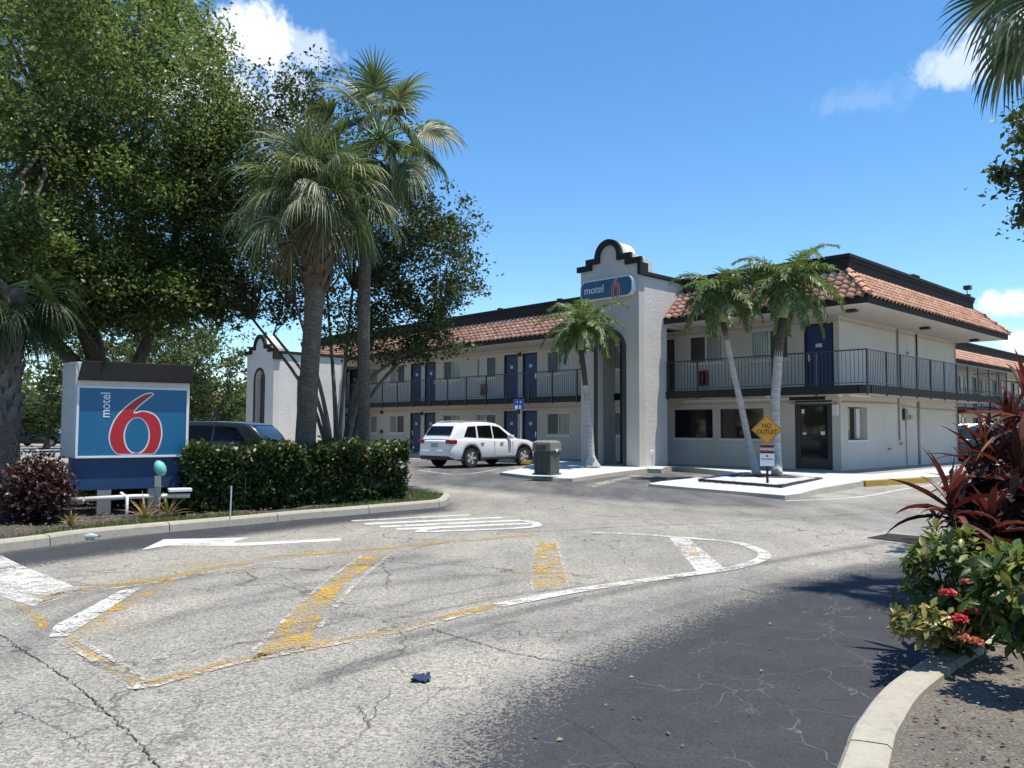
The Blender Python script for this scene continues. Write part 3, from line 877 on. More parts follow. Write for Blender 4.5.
def door(Mx, a, b, z0, parent, t=0.0, mat='door', hinge_right=True, h=2.1, number=True):
    m = MB(Mx); m.box(a + .05, b - .05, t + .07, t + .11, z0, z0 + h - .05)
    # shallow moulded panels
    d = m.build('door', M[mat], parent, bevel=.004)
    f = MB(Mx); f.box(a, a + .05, t + .02, t + .13, z0, z0 + h); f.box(b - .05, b, t + .02, t + .13, z0, z0 + h); f.box(a + .05, b - .05, t + .02, t + .13, z0 + h - .05, z0 + h)
    f.build('door_frame', M['trimdark'], d)
    hx = b - .14 if not hinge_right else a + .14
    k = MB(Mx); k.box(hx - .03, hx + .03, t + .05, t + .07, z0 + .92, z0 + 1.16); k.tube([(hx, t + .03, z0 + 1.0), (hx + (.1 if hinge_right else -.1), t + .03, z0 + 1.0)], .012, 6)
    k.build('handle', M['steel'], d)
    if number:
        q = MB(Mx); q.box((a + b) / 2 - .09, (a + b) / 2 + .09, t + .055, t + .07, z0 + 1.46, z0 + 1.60)
        q.build('number_plate', M['frame_white'], d)
    return d

def railing(Mx, pts, posts, parent, zf=F2, h=1.063, label=None):
    """pts: plan polyline; posts: list of (x,y)"""
    m = MB(Mx)
    for (x0, y0), (x1, y1) in zip(pts[:-1], pts[1:]):
        L = math.hypot(x1 - x0, y1 - y0); dx, dy = (x1 - x0) / L, (y1 - y0) / L
        m.tube([(x0, y0, zf + h), (x1, y1, zf + h)], .022, 6)
        m.tube([(x0, y0, zf + .07), (x1, y1, zf + .07)], .016, 4)
        k = int(L / .125)
        for i in range(1, k):
            x, y = x0 + dx * L * i / k, y0 + dy * L * i / k
            m.tube([(x, y, zf + .07), (x, y, zf + h)], .0085, 4, cap=False)
    r = m.build('railing', M['rail'], parent)
    for (x, y) in posts:
        p = MB(Mx); p.box(x - .025, x + .025, y - .025, y + .025, F2 - .30, zf + h + .02)
        p.build('post', M['rail'], r)
    return r

def tiles(name, Mx, e0, e1, r0, r1, parent, period=.30, courses=6, clip0=0, clip1=0):
    """barrel tiles on the slope between eave line e0-e1 and ridge line r0-r1 (local points). clip: trapezoid sides handled by interpolating"""
    e0, e1, r0, r1 = map(Vector, (e0, e1, r0, r1))
    L = max((e1 - e0).length, (r1 - r0).length)
    ax = (e1 - e0).normalized()
    up = (r0 - e0); up = up - ax * up.dot(ax); H = up.length; up.normalize()
    nrm = ax.cross(up); 
    if nrm.z < 0: nrm = -nrm
    sa0 = 0.0; se1 = (e1 - e0).dot(ax); sr0 = (r0 - e0).dot(ax); sr1 = (r1 - e0).dot(ax)
    V = []; F = []
    rs = random.Random(11)
    smin, smax = min(0, sr0), max(se1, sr1)
    n = int((smax - smin) / period) + 1
    ch = H / courses
    for j in range(courses):
        h0, h1 = j * ch - .035, (j + 1) * ch + .03
        f = (j + .5) / courses
        lo = sr0 * f; hi = se1 + (sr1 - se1) * f
        for i in range(n):
            c = smin + (i + .5) * period
            if c < lo - .05 or c > hi + .05: continue
            jx = rs.uniform(-.008, .008); jz = rs.uniform(-.004, .008); b0 = len(V)
            for hh, lift, rr in ((h0, .036, 1.0), (h1, .008, .9)):
                for k in range(9):
                    u = k / 8
                    # S shape: barrel over two thirds, pan over the rest
                    if u < .66:
                        z = math.sin(u / .66 * math.pi) * .058 * rr
                    else:
                        z = -math.sin((u - .66) / .34 * math.pi) * .022
                    p = e0 + ax * (c + (u - .5) * period * 1.03 + jx) + up * hh + nrm * (z + lift + jz)
                    V.append(p)
            # front lip
            for k in range(9):
                V.append(V[b0 + k] - nrm * .022)
            for k in range(8):
                F.append((b0 + k, b0 + k + 1, b0 + 9 + k + 1, b0 + 9 + k))
                F.append((b0 + 18 + k, b0 + 18 + k + 1, b0 + k + 1, b0 + k))
    V = [tuple((Mx @ p)) for p in V] if Mx is not None else [tuple(p) for p in V]
    o = np_mesh(name, np.array(V), np.array(F), M['tile'], parent, smooth=True)
    # deck right under the tiles
    d = MB(Mx); q = nrm * .012
    d.quad(e0 + q * 0, e1, r1, r0)
    d.build('roof_deck', M['trimdark'], o)
    return o
def hipcaps(Mx, a, b, parent):
    a, b = Vector(a), Vector(b); L = (b - a).length; d = (b - a).normalized(); m = MB(Mx)
    side = d.cross(Vector((0, 0, 1))).normalized(); up = side.cross(d).normalized()
    n = int(L / .3)
    for i in range(n):
        p = a + d * (i * L / n - .02); q = a + d * ((i + 1) * L / n + .05)
        vs = []
        for pt, rr, li in ((p, .115, .07), (q, .095, .03)):
            for k in range(9):
                th = math.pi * k / 8
                vs.append(pt + side * math.cos(th) * rr + up * (math.sin(th) * rr * .9 + li - .03))
        fs = [(k, k + 1, 9 + k + 1, 9 + k) for k in range(8)] + [tuple(range(9))]
        m.add(vs, fs)
    return m.build('hip_tiles', M['tile'], parent, smooth=True)

E_OUT, P_OUT = 1.6, .6          # eave and parapet distance out from the wall
ZS, ZE, ZF, ZT, ZP = 5.20, 5.275, 5.504, 6.47, 7.05
def eaves(Mx, x0, x1, t_out, t_in, parent, z=0):
    m = MB(Mx); m.box(x0, x1, t_out, t_out + .05, ZE + z, ZF + z); return m

def left_wing():
    w = MB(MLW)
    s0, s1 = -33.0, -8.3
    holes = []; wins = []; doors = []
    for k in range(4):
        o = -7.6 * k
        for a, b, cl in ((-13.54, -12.12, False), (-18.43, -17.03, True)):
            if a + o < s0: continue
            for z0, z1 in ((1.19, 2.17), (3.93, 4.94)):
                holes.append((a + o, b + o, z0, z1)); wins.append((a + o, b + o, z0, z1, cl))
        for a, b, hr in ((-15.14, -14.17, False), (-16.42, -15.46, True)):
            if a + o < s0: continue
            for z0 in (FL, F2):
                holes.append((a + o, b + o, z0, z0 + 2.12)); doors.append((a + o, b + o, z0, hr))
    for z0, z1 in ((1.19, 2.17), (3.93, 4.94)):
        holes.append((-10.1, -9.2, z0, z1)); wins.append((-10.1, -9.2, z0, z1, True))
    wall_holes(w, s0, s1, FL - .1, ZS, holes)
    w.box(s0, s1, 6.0, 6.2, 0, 6.3); w.box(s0, s0 + .2, .002, 6.0, 0, 6.3)
    wo = w.build('wall', M['wall'], motel)
    for a, b, z0, z1, cl in wins: sliding_window(MLW, a, b, z0, z1, motel, curtain_left=cl)
    for a, b, z0, hr in doors: door(MLW, a, b, z0, motel, hinge_right=hr, h=2.12, mat='door')
    # gallery
    m = MB(MLW); m.box(s0, s1, -1.40, -.002, F2 - .20, F2)
    m.build('gallery_floor', M['soffit'], motel)
    m = MB(MLW); m.box(s0, s1, -1.46, -1.402, F2 - .256, F2 + .004)
    m.build('gallery_beam', M['trimdark'], motel)
    posts = [(s, -1.49) for s in [-10.33 - 1.42 * i for i in range(16)]]
    railing(MLW, [(s0, -1.49), (-8.4, -1.49)], posts, motel)
    # eave
    m = MB(MLW); m.box(s0 - .4, -8.35, -E_OUT, -E_OUT + .05, ZE, ZF)
    m.build('fascia', M['trimdark'], motel)
    m = MB(MLW); m.add([(s0, -E_OUT + .05, ZE), (-8.35, -E_OUT + .05, ZE), (-8.35, .0, ZS), (s0, .0, ZS)], [(0, 3, 2, 1)])
    m.build('soffit', M['soffit'], motel)
    tiles('roof', MLW, (s0 - .4, -E_OUT - .03, ZF - .03), (-8.42, -E_OUT - .03, ZF - .03), (s0 - .4, -P_OUT, ZT), (-8.42, -P_OUT, ZT), motel)
    m = MB(MLW); m.box(s0, -8.0, -P_OUT, -P_OUT + .25, ZT - .5, ZP - .12)
    m.box(s0, -8.0, -P_OUT + .25, 6.2, ZT - .3, ZT - .1)
    p = m.build('parapet', M['trimdark'], motel)
    m = MB(MLW); m.box(s0 - .06, -8.0, -P_OUT - .07, -P_OUT + .3, ZP - .12, ZP)
    m.build('coping', M['trimdark'], p, bevel=.02)
    m = MB(MLW)
    for s in (-12.2, -16.1, -20.4, -27.9): m.box(s - .1, s + .1, -P_OUT - .05, -P_OUT + .15, ZP, ZP + .07)
    m.build('coping_clamp', M['trimdark'], p)
    # ledge line, corner boards, wall lamps and boxes
    m = MB(MLW)
    for z in (2.40, 5.07): m.box(s0, s1, -.022, -.002, z, z + .035)
    m.build('ledge', M['conduit'], motel)
    for k in range(3):
        for z in (2.33, 5.0):
            x = -15.3 - 7.6 * k
            q = MB(MLW); q.box(x - .07, x + .07, -.14, -.003, z - .18, z); q.build('wall_lamp', M['alum'], motel, bevel=.015)
    for s, z in ((-10.7, 1.2), (-10.65, 2.35), (-26.75, 1.25), (-26.75, 2.35), (-26.75, 5.02)):
        q = MB(MLW); q.box(s - .09, s + .09, -.1, -.003, z - .09, z + .09); q.build('meter_box', M['alum'], motel, bevel=.01)
left_wing()

def right_block():
    w = MB()
    s0, s1, T1 = -8.4, 0.0, 11.25
    holes = [(-1.20, -.19, F2, F2 + 2.17), (-5.74, -4.3, 3.93, 4.95), (-3.18, -1.76, 3.90, 4.95), (-7.4, -6.38, F2, F2 + 2.08), (-1.57, -.28, FL, 2.45),
             (-6.42, -4.74, 1.15, 2.21), (-4.43, -2.71, 1.15, 2.21)]
    wall_holes(w, s0, s1, FL - .1, ZS, holes, 0, .14)
    # side wall, window opening
    Ms = Matrix.Rotation(R(90), 4, 'Z')                # local x -> +y(t), local y -> -x
    ws = MB(Ms)
    wall_holes(ws, 0, T1, FL - .1, ZS, [(.55, 2.07, 1.14, 2.24)], 0, .35)
    w.v += [v for v in ws.v]; b = len(w.v) - len(ws.v)
    w.f += [tuple(i + b for i in f) for f in ws.f]; w.mi += ws.mi
    w.box(-8.2, 0, T1 - .2, T1, 0, 6.3); w.box(-9.0, -8.8, 1, T1, 0, 6.3)
    w.build('wall', M['wall'], motel)
    MRi = None
    sliding_window(MRi, -5.74, -4.3, 3.93, 4.95, motel, curtain_left=False)
    sliding_window(MRi, -3.18, -1.76, 3.90, 4.95, motel, curtain_left=True)
    door(MRi, -1.20, -.19, F2, motel, h=2.17, number=False)
    # plate on the upper corner door
    q = MB(); q.box(-.82, -.60, .05, .07, F2 + 1.38, F2 + 1.50); q.build('number_plate', M['frame_white'], motel)
    door(MRi, -7.4, -6.38, F2, motel, mat='black', h=2.08, number=False)
    # the two dark office windows
    for a, b in ((-6.42, -4.74), (-4.43, -2.71)):
        m = MB(); e = .03
        m.box(a, b, .05, .10, 2.21 - e, 2.21); m.box(a, b, .05, .10, 1.15, 1.15 + e); m.box(a, a + e, .05, .10, 1.15 + e, 2.21 - e); m.box(b - e, b, .05, .10, 1.15 + e, 2.21 - e)
        f = m.build('window', M['alum'], motel)
        m = MB(); m.box(a + e, b - e, .08, .09, 1.15 + e, 2.21 - e); m.build('pane', M['glass'], f)
        m = MB(); m.box(a - .04, b + .04, -.03, .03, 1.07, 1.145); m.build('sill', M['sill'], f, bevel=.006)
    # glazed office door
    a, b, z1 = -1.57, -.28, 2.45
    m = MB(); e = .09
    m.box(a, a + e, .02, .12, FL, z1); m.box(b - e, b, .02, .12, FL, z1); m.box(a + e, b - e, .02, .12, z1 - e, z1)
    f = m.build('door_frame', M['alum'], motel, bevel=.006)
    m = MB()
    m.box(a + e, a + 2 * e, .04, .10, FL + .02, z1 - e); m.box(b - 2 * e, b - e, .04, .10, FL + .02, z1 - e)
    m.box(a + 2 * e, b - 2 * e, .04, .10, FL + .02, FL + .28); m.box(a + 2 * e, b - 2 * e, .04, .10, z1 - e - .08, z1 - e)
    d = m.build('glass_door', M['alum'], motel, bevel=.006)
    m = MB(); m.box(a + 2 * e, b - 2 * e, .065, .075, FL + .28, z1 - e - .08); m.build('pane', M['glass'], d)
    m = MB(); m.tube([(a + 2 * e, .02, 1.28), (b - 2 * e, .02, 1.28)], .016, 6); m.build('push_bar', M['alum'], d)
    m = MB(); m.box(a + .25, a + .38, .058, .062, 1.30, 1.38); m.box(b - .42, b - .28, .058, .062, 1.30, 1.42); m.box(a + .22, a + .32, .058, .062, 2.02, 2.16)
    m.build('notice', M['white_plastic'], d)
    m = MB(); m.box(-1.75, -.5, -.02, .02, z1 + .01, F2 - .26); m.build('door_head', M['trimdark'], motel)
    # mail box right of the door
    m = MB(); m.box(-.24, -.05, -.09, -.003, 1.93, 2.30); m.build('wall_box', M['sill'], motel, bevel=.012)
    # side window with white reveal
    m = MB(Ms); m.box(.55, 2.07, .30, .34, 1.14, 2.24); g = m.build('window', M['glass'], motel)
    m = MB(Ms)
    m.box(.55, 2.07, .26, .30, 2.20, 2.24); m.box(.55, .59, .26, .30, 1.14, 2.2); m.box(2.03, 2.07, .26, .30, 1.14, 2.2)
    m.build('frame', M['alum'], g)
    m = MB(Ms); m.box(1.72, 2.03, .22, .295, 1.17, 2.2); m.build('curtain', M['sill'], g)
    m = MB(Ms); m.box(.45, 2.17, -.03, .20, 1.07, 1.135); m.build('sill', M['sill'], g, bevel=.006)
    # gallery floor and beam, rounded at the corner
    B = 1.452; r0 = 1.1
    out = [(s0, -B)] + [(B - r0 + r0 * math.sin(a), -B + r0 - r0 * math.cos(a)) for a in np.linspace(0, math.pi / 2, 9)] + [(B, T1 + 1.5)]
    out = [(s0, -B), (B - .25, -B), (B, -B + .25), (B, T1 + 1.5)]
    m = MB(); m.prism([(p[0] * 1.0, p[1]) for p in out] + [(.002, T1 + 1.5), (.002, -.002), (s0, -.002)], F2 - .20, F2 - .002)
    m.build('gallery_floor', M['soffit'], motel)
    m = MB()
    for (a, b) in zip(out[:-1], out[1:]):
        d = Vector((b[0] - a[0], b[1] - a[1])).normalized(); n = Vector((d.y, -d.x)) * .06
        m.prism([a, b, (b[0] + n.x, b[1] + n.y), (a[0] + n.x, a[1] + n.y)], F2 - .256, F2 + .004)
    m.build('gallery_beam', M['trimdark'], motel)
    B2 = B + .03
    posts = [(s, -B2) for s in (-5.66, -4.41, -2.99, -1.57, -.1)] + [(B2, -B2)] + [(B2, t) for t in (-.01, 1.12, 2.51, 3.81, 5.15, 6.45, 7.7, 8.95, 10.3, 11.6, 12.7)]
    railing(None, [(-5.7, -B2), (B2, -B2), (B2, T1 + 1.5), (0.2, T1 + 1.5)], posts, motel)
    # the pickets of the side rail run down over the slab edge
    m = MB()
    for i in range(112):
        t = -B2 + .125 * i
        m.tube([(B2 + .04, t, F2 - .24), (B2 + .04, t, F2 + .07)], .0085, 4, cap=False)
    m.build('picket_skirt', M['rail'], motel)
    # eaves
    E = 1.6; Ef = T1 + 1.42
    m = MB(); m.box(-6.0, E, -E, -E + .05, ZE, ZF); m.box(E - .05, E, -E + .05, Ef, ZE, ZF); m.box(-5, E - .05, Ef - .05, Ef, ZE, ZF)
    m.build('fascia', M['trimdark'], motel)
    m = MB()
    m.add([(-6, -E + .05, ZE), (E - .05, -E + .05, ZE), (0, 0, ZS), (-6, 0, ZS), (E - .05, Ef - .05, ZE), (0, T1, ZS), (-5, T1, ZS), (-5, Ef - .05, ZE)],
          [(0, 3, 2, 1), (1, 2, 5, 4), (4, 5, 6, 7)])
    m.build('soffit', M['soffit'], motel)
    P = .6; Pf = Ef - 1.0; zt = ZT; k = .03
    ez = ZF - .03
    tiles('roof', None, (-6.0, -E - k, ez), (E + k, -E - k, ez), (-6.0, -P, zt), (P, -P, zt), motel)
    tiles('roof', None, (E + k, -E - k, ez), (E + k, Ef + k, ez), (P, -P, zt), (P, Pf, zt), motel)
    tiles('roof', None, (E + k, Ef + k, ez), (-5, Ef + k, ez), (P, Pf, zt), (-5, Pf, zt), motel)
    hipcaps(None, (E + k, -E - k, ez + .05), (P, -P, zt + .03), motel)
    hipcaps(None, (E + k, Ef + k, ez + .05), (P, Pf, zt + .03), motel)
    m = MB()
    m.box(-5.6, P, -P, -P + .25, zt - .5, ZP - .12); m.box(P - .25, P, -P + .25, Pf, zt - .5, ZP - .12); m.box(-5, P - .25, Pf - .25, Pf, zt - .5, ZP - .12)
    m.box(-9, P - .25, -P + .25, Pf - .25, zt - .3, zt - .1)
    p = m.build('parapet', M['trimdark'], motel)
    m = MB()
    m.box(-5.6, P + .09, -P - .09, -P + .3, ZP - .12, ZP); m.box(P - .3, P + .09, -P + .3, Pf, ZP - .12, ZP); m.box(-5, P - .3, Pf - .3, Pf + .08, ZP - .12, ZP)
    m.box(P, P + .05, -P, Pf, ZP - .24, ZP - .12)
    m.build('coping', M['trimdark'], p, bevel=.02)
    m = MB(); m.box(P - .1, P + .1, 4.7, 5.3, ZP, ZP + .06); m.box(P - .1, P + .13, Pf - .9, Pf - .7, ZP, ZP + .05); m.build('coping_clamp', M['trimdark'], p)
    q = MB(); q.tube([(P + .1, Pf - 1.1, ZP), (P + .1, Pf - 1.1, ZP + .22)], .02, 6); q.box(P + .0, P + .26, Pf - 1.25, Pf - .98, ZP + .2, ZP + .36); q.build('flood_lamp', M['alum'], motel)
    # conduits and boxes on the side wall
    def pipe(pts, r=.03, mat='conduit'):
        q = MB(); q.tube(pts, r, 8); q.build('conduit', M[mat], motel, smooth=True)
    pipe([(.04, 4.84, 1.1), (.04, 4.84, 5.15)], .035)
    pipe([(.04, 6.75, FL), (.04, 6.75, 2.55)], .05)
    pipe([(.04, 6.7, 2.9), (.04, 6.7, 5.15)], .03, 'alum')
    pipe([(.03, 5.5, FL), (.03, 5.5, 2.0)], .018)
    pipe([(.03, .1, 2.38), (.03, 4.5, 2.42), (.03, 6.5, 2.3), (.03, 11.1, 2.28)], .02)
    pipe([(-.1, -.03, 2.36), (-1.7, -.03, 2.36)], .02)
    m = MB()
    m.box(.002, .025, .1, T1, 5.04, 5.08); m.box(-8.3, 0, -.025, -.002, 5.03, 5.07); m.box(-6.3, -1.7, -.022, -.002, 2.38, 2.42)
    m.build('ledge', M['conduit'], motel)
    for (t, z, w_, h) in ((5.35, 2.05, .14, .42), (5.95, 1.95, .12, .16), (5.0, .98, .08, .08), (3.9, .8, .07, .07), (5.8, 4.35, .09, .09)):
        q = MB(); q.box(.003, .1, t - w_, t + w_, z - h / 2, z + h / 2); q.build('meter_box', M['conduit'] if h < .2 else M['alum'], motel, bevel=.01)
    # lamps under the soffit and the gallery
    for (x, y) in ((.75, -.75), (.8, 5.4), (.8, 11.0)):
        q = MB(); q.box(x - .17, x + .17, y - .12, y + .12, 5.14, 5.22); q.build('soffit_lamp', M['alum'], motel, bevel=.02)
    q = MB(); q.tube([(.7, -.9, F2 - .27), (.7, .6, F2 - .27)], .035, 6); q.build('strip_lamp', M['sill'], motel)
    for (x, y) in ((-5.9, -1.3), (-1.9, -1.2), (.3, -.7)):
        q = MB(); q.lathe((x, y, 0), [(.05, F2 - .3), (.07, F2 - .27), (.06, F2 - .21)], 10); q.build('dome_camera', M['white_plastic'], motel, smooth=True)
    q = MB(); q.box(-6.0, -1.75, -.035, -.002, 2.48, 2.56); q.build('ledge', M['sill'], motel)
    # board joints on the office wall
    for x in (-4.585, -2.45): 
        q = MB(); q.box(x - .04, x + .04, -.02, -.002, FL, 2.38); q.build('wall_batten', M['wall'], motel)
right_block()

def arch_profile(cx, half, zs, ztop, n=18):
    """points of an arch over [cx-half, cx+half], springing at zs"""
    return [(cx + half * math.cos(a), zs + (ztop - zs) * math.sin(a)) for a in np.linspace(0, math.pi, n)]

def tower(Mx, s0, s1, tF, tB, tTop, zc, apex, arch, mats, z_low=5.18, sign=True, cop=7.05, flare=True):
    """portal tower: front wall with a tall arch, thick side walls, stepped and domed crest with dark trim"""
    c = (s0 + s1) / 2; W = s1 - s0
    a0, a1, az = arch
    ac = (a0 + a1) / 2; ah = (a1 - a0) / 2
    k = apex - zc
    ru = W * .215
    prof_r = []          # right half of crest, from outer to dome
    st1, st2 = W * .5 + .0, W * .365
    zdm = apex - ru
    crest = [(c + st1, zc - .0), (c + st2, zc), (c + st2, zc + k * .25), (c + ru, zc + k * .25)]
    dome = [(c + ru * math.cos(a), zdm + ru * math.sin(a)) for a in np.linspace(0, math.pi, 17)]
    left = [(2 * c - x, z) for x, z in crest[::-1]]
    body_top = crest + dome + left
    # front wall split left / right of the arch and above it
    m = MB(Mx); D = .32
    ar = arch_profile(ac, ah, az - ah, az)
    for sgn in (1, -1):
        if sgn > 0:
            half = [(ac, az)] + [p for p in ar if p[0] > ac + 1e-6][::-1] + [(a1, FL - .1), (s1, FL - .1)]
            top = [p for p in body_top if p[0] > ac + 1e-6]
            poly = half + top + [(ac, max(z for x, z in body_top if abs(x - ac) < ru))]
        else:
            half = [(ac, az)] + [p for p in ar if p[0] < ac - 1e-6] + [(a0, FL - .1), (s0, FL - .1)]
            top = [p for p in body_top if p[0] < ac - 1e-6][::-1]
            poly = half + top + [(ac, max(z for x, z in body_top if abs(x - ac) < ru))]
        m.slab_xz(poly, tF, tF + D)
    fw = m.build('tower_front', mats[0], motel)
    # white shell of the crest behind the trim
    m = MB(Mx)
    ctop = [(c + st1 - .05, cop - .4)] + [(x * .985 + c * .015, z - .02) for x, z in body_top] + [(c - st1 + .05, cop - .4)]
    m.slab_xz(ctop, tF + D + .003, tF + D + .55)
    m.build('crest_shell', M['white_stucco'], fw)
    # side walls
    th = .3
    m = MB(Mx)
    for x0, x1 in ((s0, s0 + th), (s1 - th, s1)):
        m.box(x0, x1, tF + D, tB, FL - .1, z_low)
        m.box(x0, x1, tF + D, tTop, z_low, cop - .15)
    m.build('tower_side', mats[1], motel, fix=True)
    m = MB(Mx); m.box(s0 + th, s1 - th, tF + D, tTop, cop - .5, cop - .3); m.build('tower_roof', mats[0], motel)
    m = MB(Mx)
    for x0, x1 in ((s0 - .08, s0 + th + .05), (s1 - th - .05, s1 + .10)):
        m.box(x0, x1, tF + D + .05, tTop + .1, cop - .148, cop)
    m.build('tower_coping', M['trimdark'], motel, bevel=.02)
    # crest trim: band following the crest, proud of the wall
    m = MB(Mx); tw = .2
    out = [(c + st1 + .14, zc), (c + st2 + .06, zc), (c + st2 + .06, zc + k * .27), (c + ru + .05, zc + k * .27)] + \
          [(c + (ru + .04) * math.cos(a), zdm + (ru + .04) * math.sin(a)) for a in np.linspace(0.12, math.pi - .12, 15)]
    out += [(2 * c - x, z) for x, z in out[:4][::-1]]
    inn = [(c + st1 + .14, zc - tw), (c + st2 - tw, zc - tw), (c + st2 - tw, zc + k * .27 - tw), (c + ru - tw * .85, zc + k * .27 - tw)] + \
          [(c + (ru - tw * .85) * math.cos(a), zdm + (ru - tw * .85) * math.sin(a)) for a in np.linspace(0.12, math.pi - .12, 15)]
    inn += [(2 * c - x, z) for x, z in inn[:4][::-1]]
    n = len(out); y0, y1 = tF - .09, tF + .05
    vs = [(x, y0, z) for x, z in out] + [(x, y0, z) for x, z in inn] + [(x, y1, z) for x, z in out] + [(x, y1, z) for x, z in inn]
    fs = []
    for i in range(n - 1):
        fs += [(i, i + 1, n + i + 1, n + i), (i, 2 * n + i, 2 * n + i + 1, i + 1), (n + i, n + i + 1, 3 * n + i + 1, 3 * n + i), (2 * n + i, 3 * n + i, 3 * n + i + 1, 2 * n + i + 1)]
    fs += [(0, n, 3 * n, 2 * n), (n - 1, 3 * n - 1, 4 * n - 1, 2 * n - 1)]
    m.add(vs, fs)
    m.box(c + st1 + .0, c + st1 + .14, tF - .085, tF + D + .05, zc - tw - .42, zc - tw)
    m.build('crest_trim', M['darktrim'] if 'darktrim' in M else M['trimdark'], fw, fix=True)
    # arch trim
    m = MB(Mx); w_ = .15
    o_ = [(a1 + w_, FL)] + [(ac + (ah + w_) * math.cos(a), az - ah + (ah + w_) * math.sin(a)) for a in np.linspace(0, math.pi, 20)] + [(a0 - w_, FL)]
    i_ = [(a1, FL)] + [(ac + ah * math.cos(a), az - ah + ah * math.sin(a)) for a in np.linspace(0, math.pi, 20)] + [(a0, FL)]
    n = len(o_); y0, y1 = tF - .035, tF + .02
    vs = [(x, y0, z) for x, z in o_] + [(x, y0, z) for x, z in i_] + [(x, y1, z) for x, z in o_] + [(x, y1, z) for x, z in i_]
    fs = []
    for i in range(n - 1):
        fs += [(i, i + 1, n + i + 1, n + i), (i, 2 * n + i, 2 * n + i + 1, i + 1), (n + i, n + i + 1, 3 * n + i + 1, 3 * n + i)]
    m.add(vs, fs)
    m.build('arch_trim', M['darkgreen'], fw, fix=True)
    return fw
tower(None, -8.42, -5.73, -3.08, -1.42, -.3, 7.53, 8.33, (-7.62, -6.45, 4.92), (M['wall'], M['wall_rough']))
# dark inner panel of the portal
m = MB(); m.box(-7.64, -7.2, -1.75, -1.5, FL, 5.1); m.build('portal_pier', M['darkgreen'], motel)
tower(MLW, -31.6, -28.3, -5.9, -1.5, -.4, 5.75, 6.55, (-30.5, -29.45, 4.6), (mat_stucco('stucco_pale', (.62, .59, .54)), M['white_stucco']), 5.0, cop=5.6)
m = MB(MLW); m.box(-28.298, -28.27, -4.5, -4.3, 2.6, 4.3); m.build('tower_dark_strip', M['trimdark'], motel)  # thin dark upright strip on the far tower's side

# ------------------------------------------------------------------ far wing of the motel beyond the court
wing = empty('motel_wing', Vector((*st(-5.6, 23), 0)), -YAW + R(90), 'farther two storey motel wing with tiled roof seen past the end of the nearer gallery', 'motel')
def far_wing():
    # local x -> +t, local y -> -s (into the wing)
    L = 27.0
    m = MB(); holes = []
    for k in range(6):
        o = k * 4.4
        for z0 in (FL, F2):
            holes += [(o + .7, o + 1.65, z0, z0 + 2.1), (o + 2.3, o + 3.7, z0 + 1.05, z0 + 2.1)]
    wall_holes(m, 0, L, 0, 5.3, holes)
    m.box(0, L, 7, 7.2, 0, 6.2); m.box(0, .15, .002, 7, 0, 6.2); m.box(L - .15, L, .002, 7, 0, 6.2)
    m.build('wall', M['wall'], wing)
    for h in holes:
        if h[1] - h[0] < 1: door(None, h[0], h[1], h[2], wing, h=2.1, number=False)
        else: sliding_window(None, h[0], h[1], h[2], h[3], wing)
    m = MB(); m.box(0, L, -1.4, -.002, F2 - .2, F2); m.build('gallery_floor', M['soffit'], wing)
    m = MB(); m.box(0, L, -1.46, -1.402, F2 - .256, F2 + .004); m.build('gallery_beam', M['trimdark'], wing)
    railing(None, [(0, -1.5), (L, -1.5)], [(x, -1.5) for x in np.arange(.1, L, 1.5)], wing)
    m = MB(); m.box(-.4, L + .4, -1.6, -1.55, 5.32, 5.55); m.build('fascia', M['trimdark'], wing)
    m = MB(); m.quad((0, -1.55, 5.32), (0, 0, 5.28), (L, 0, 5.28), (L, -1.55, 5.32)); m.build('soffit', M['soffit'], wing)
    tiles('roof', None, (-.4, -1.63, 5.52), (L + .4, -1.63, 5.52), (-.4, -.6, 6.32), (L - .6, -.6, 6.32), wing, courses=4)
    m = MB(); m.box(-.4, L - .5, -.6, -.35, 5.9, 6.85); m.box(-.4, L - .7, -.35, 7.2, 6.1, 6.25); m.build('parapet', M['trimdark'], wing)
    m = MB(); m.box(-.5, L - .4, -.69, -.3, 6.85, 6.95); m.build('coping', M['trimdark'], wing)
    m = MB()
    for x in np.arange(2.2, L, 4.4): m.box(x - .12, x + .12, -1.45, -1.2, 0, F2 - .26)
    m.build('pillars', M['wall'], wing)
far_wing()

# ------------------------------------------------------------------ lettering
def text_mesh(name, body, size, mat, parent, Mx, depth=.006, bold=0.0, align='CENTER'):
    cu = bpy.data.curves.new(name, 'FONT'); cu.body = body; cu.size = size; cu.extrude = depth; cu.offset = bold
    cu.align_x = align; cu.align_y = 'CENTER'
    t = bpy.data.objects.new('tmp', cu); col.objects.link(t)
    dg = bpy.context.evaluated_depsgraph_get(); dg.update()
    me = bpy.data.meshes.new_from_object(t.evaluated_get(dg))
    bpy.data.objects.remove(t)
    me.transform(Mx); me.materials.clear(); me.materials.append(mat); me.name = name
    o = bpy.data.objects.new(name, me); col.objects.link(o); o.parent = parent
    return o
# upright text in local x,z facing -y
def upright(x, y, z, rot=0.0, sx=1.0, sz=1.0):
    return Matrix.Translation((x, y, z)) @ Matrix.Rotation(R(90), 4, 'X') @ Matrix.Rotation(rot, 4, 'Z') @ Matrix.Diagonal((sx, sz, 1, 1))

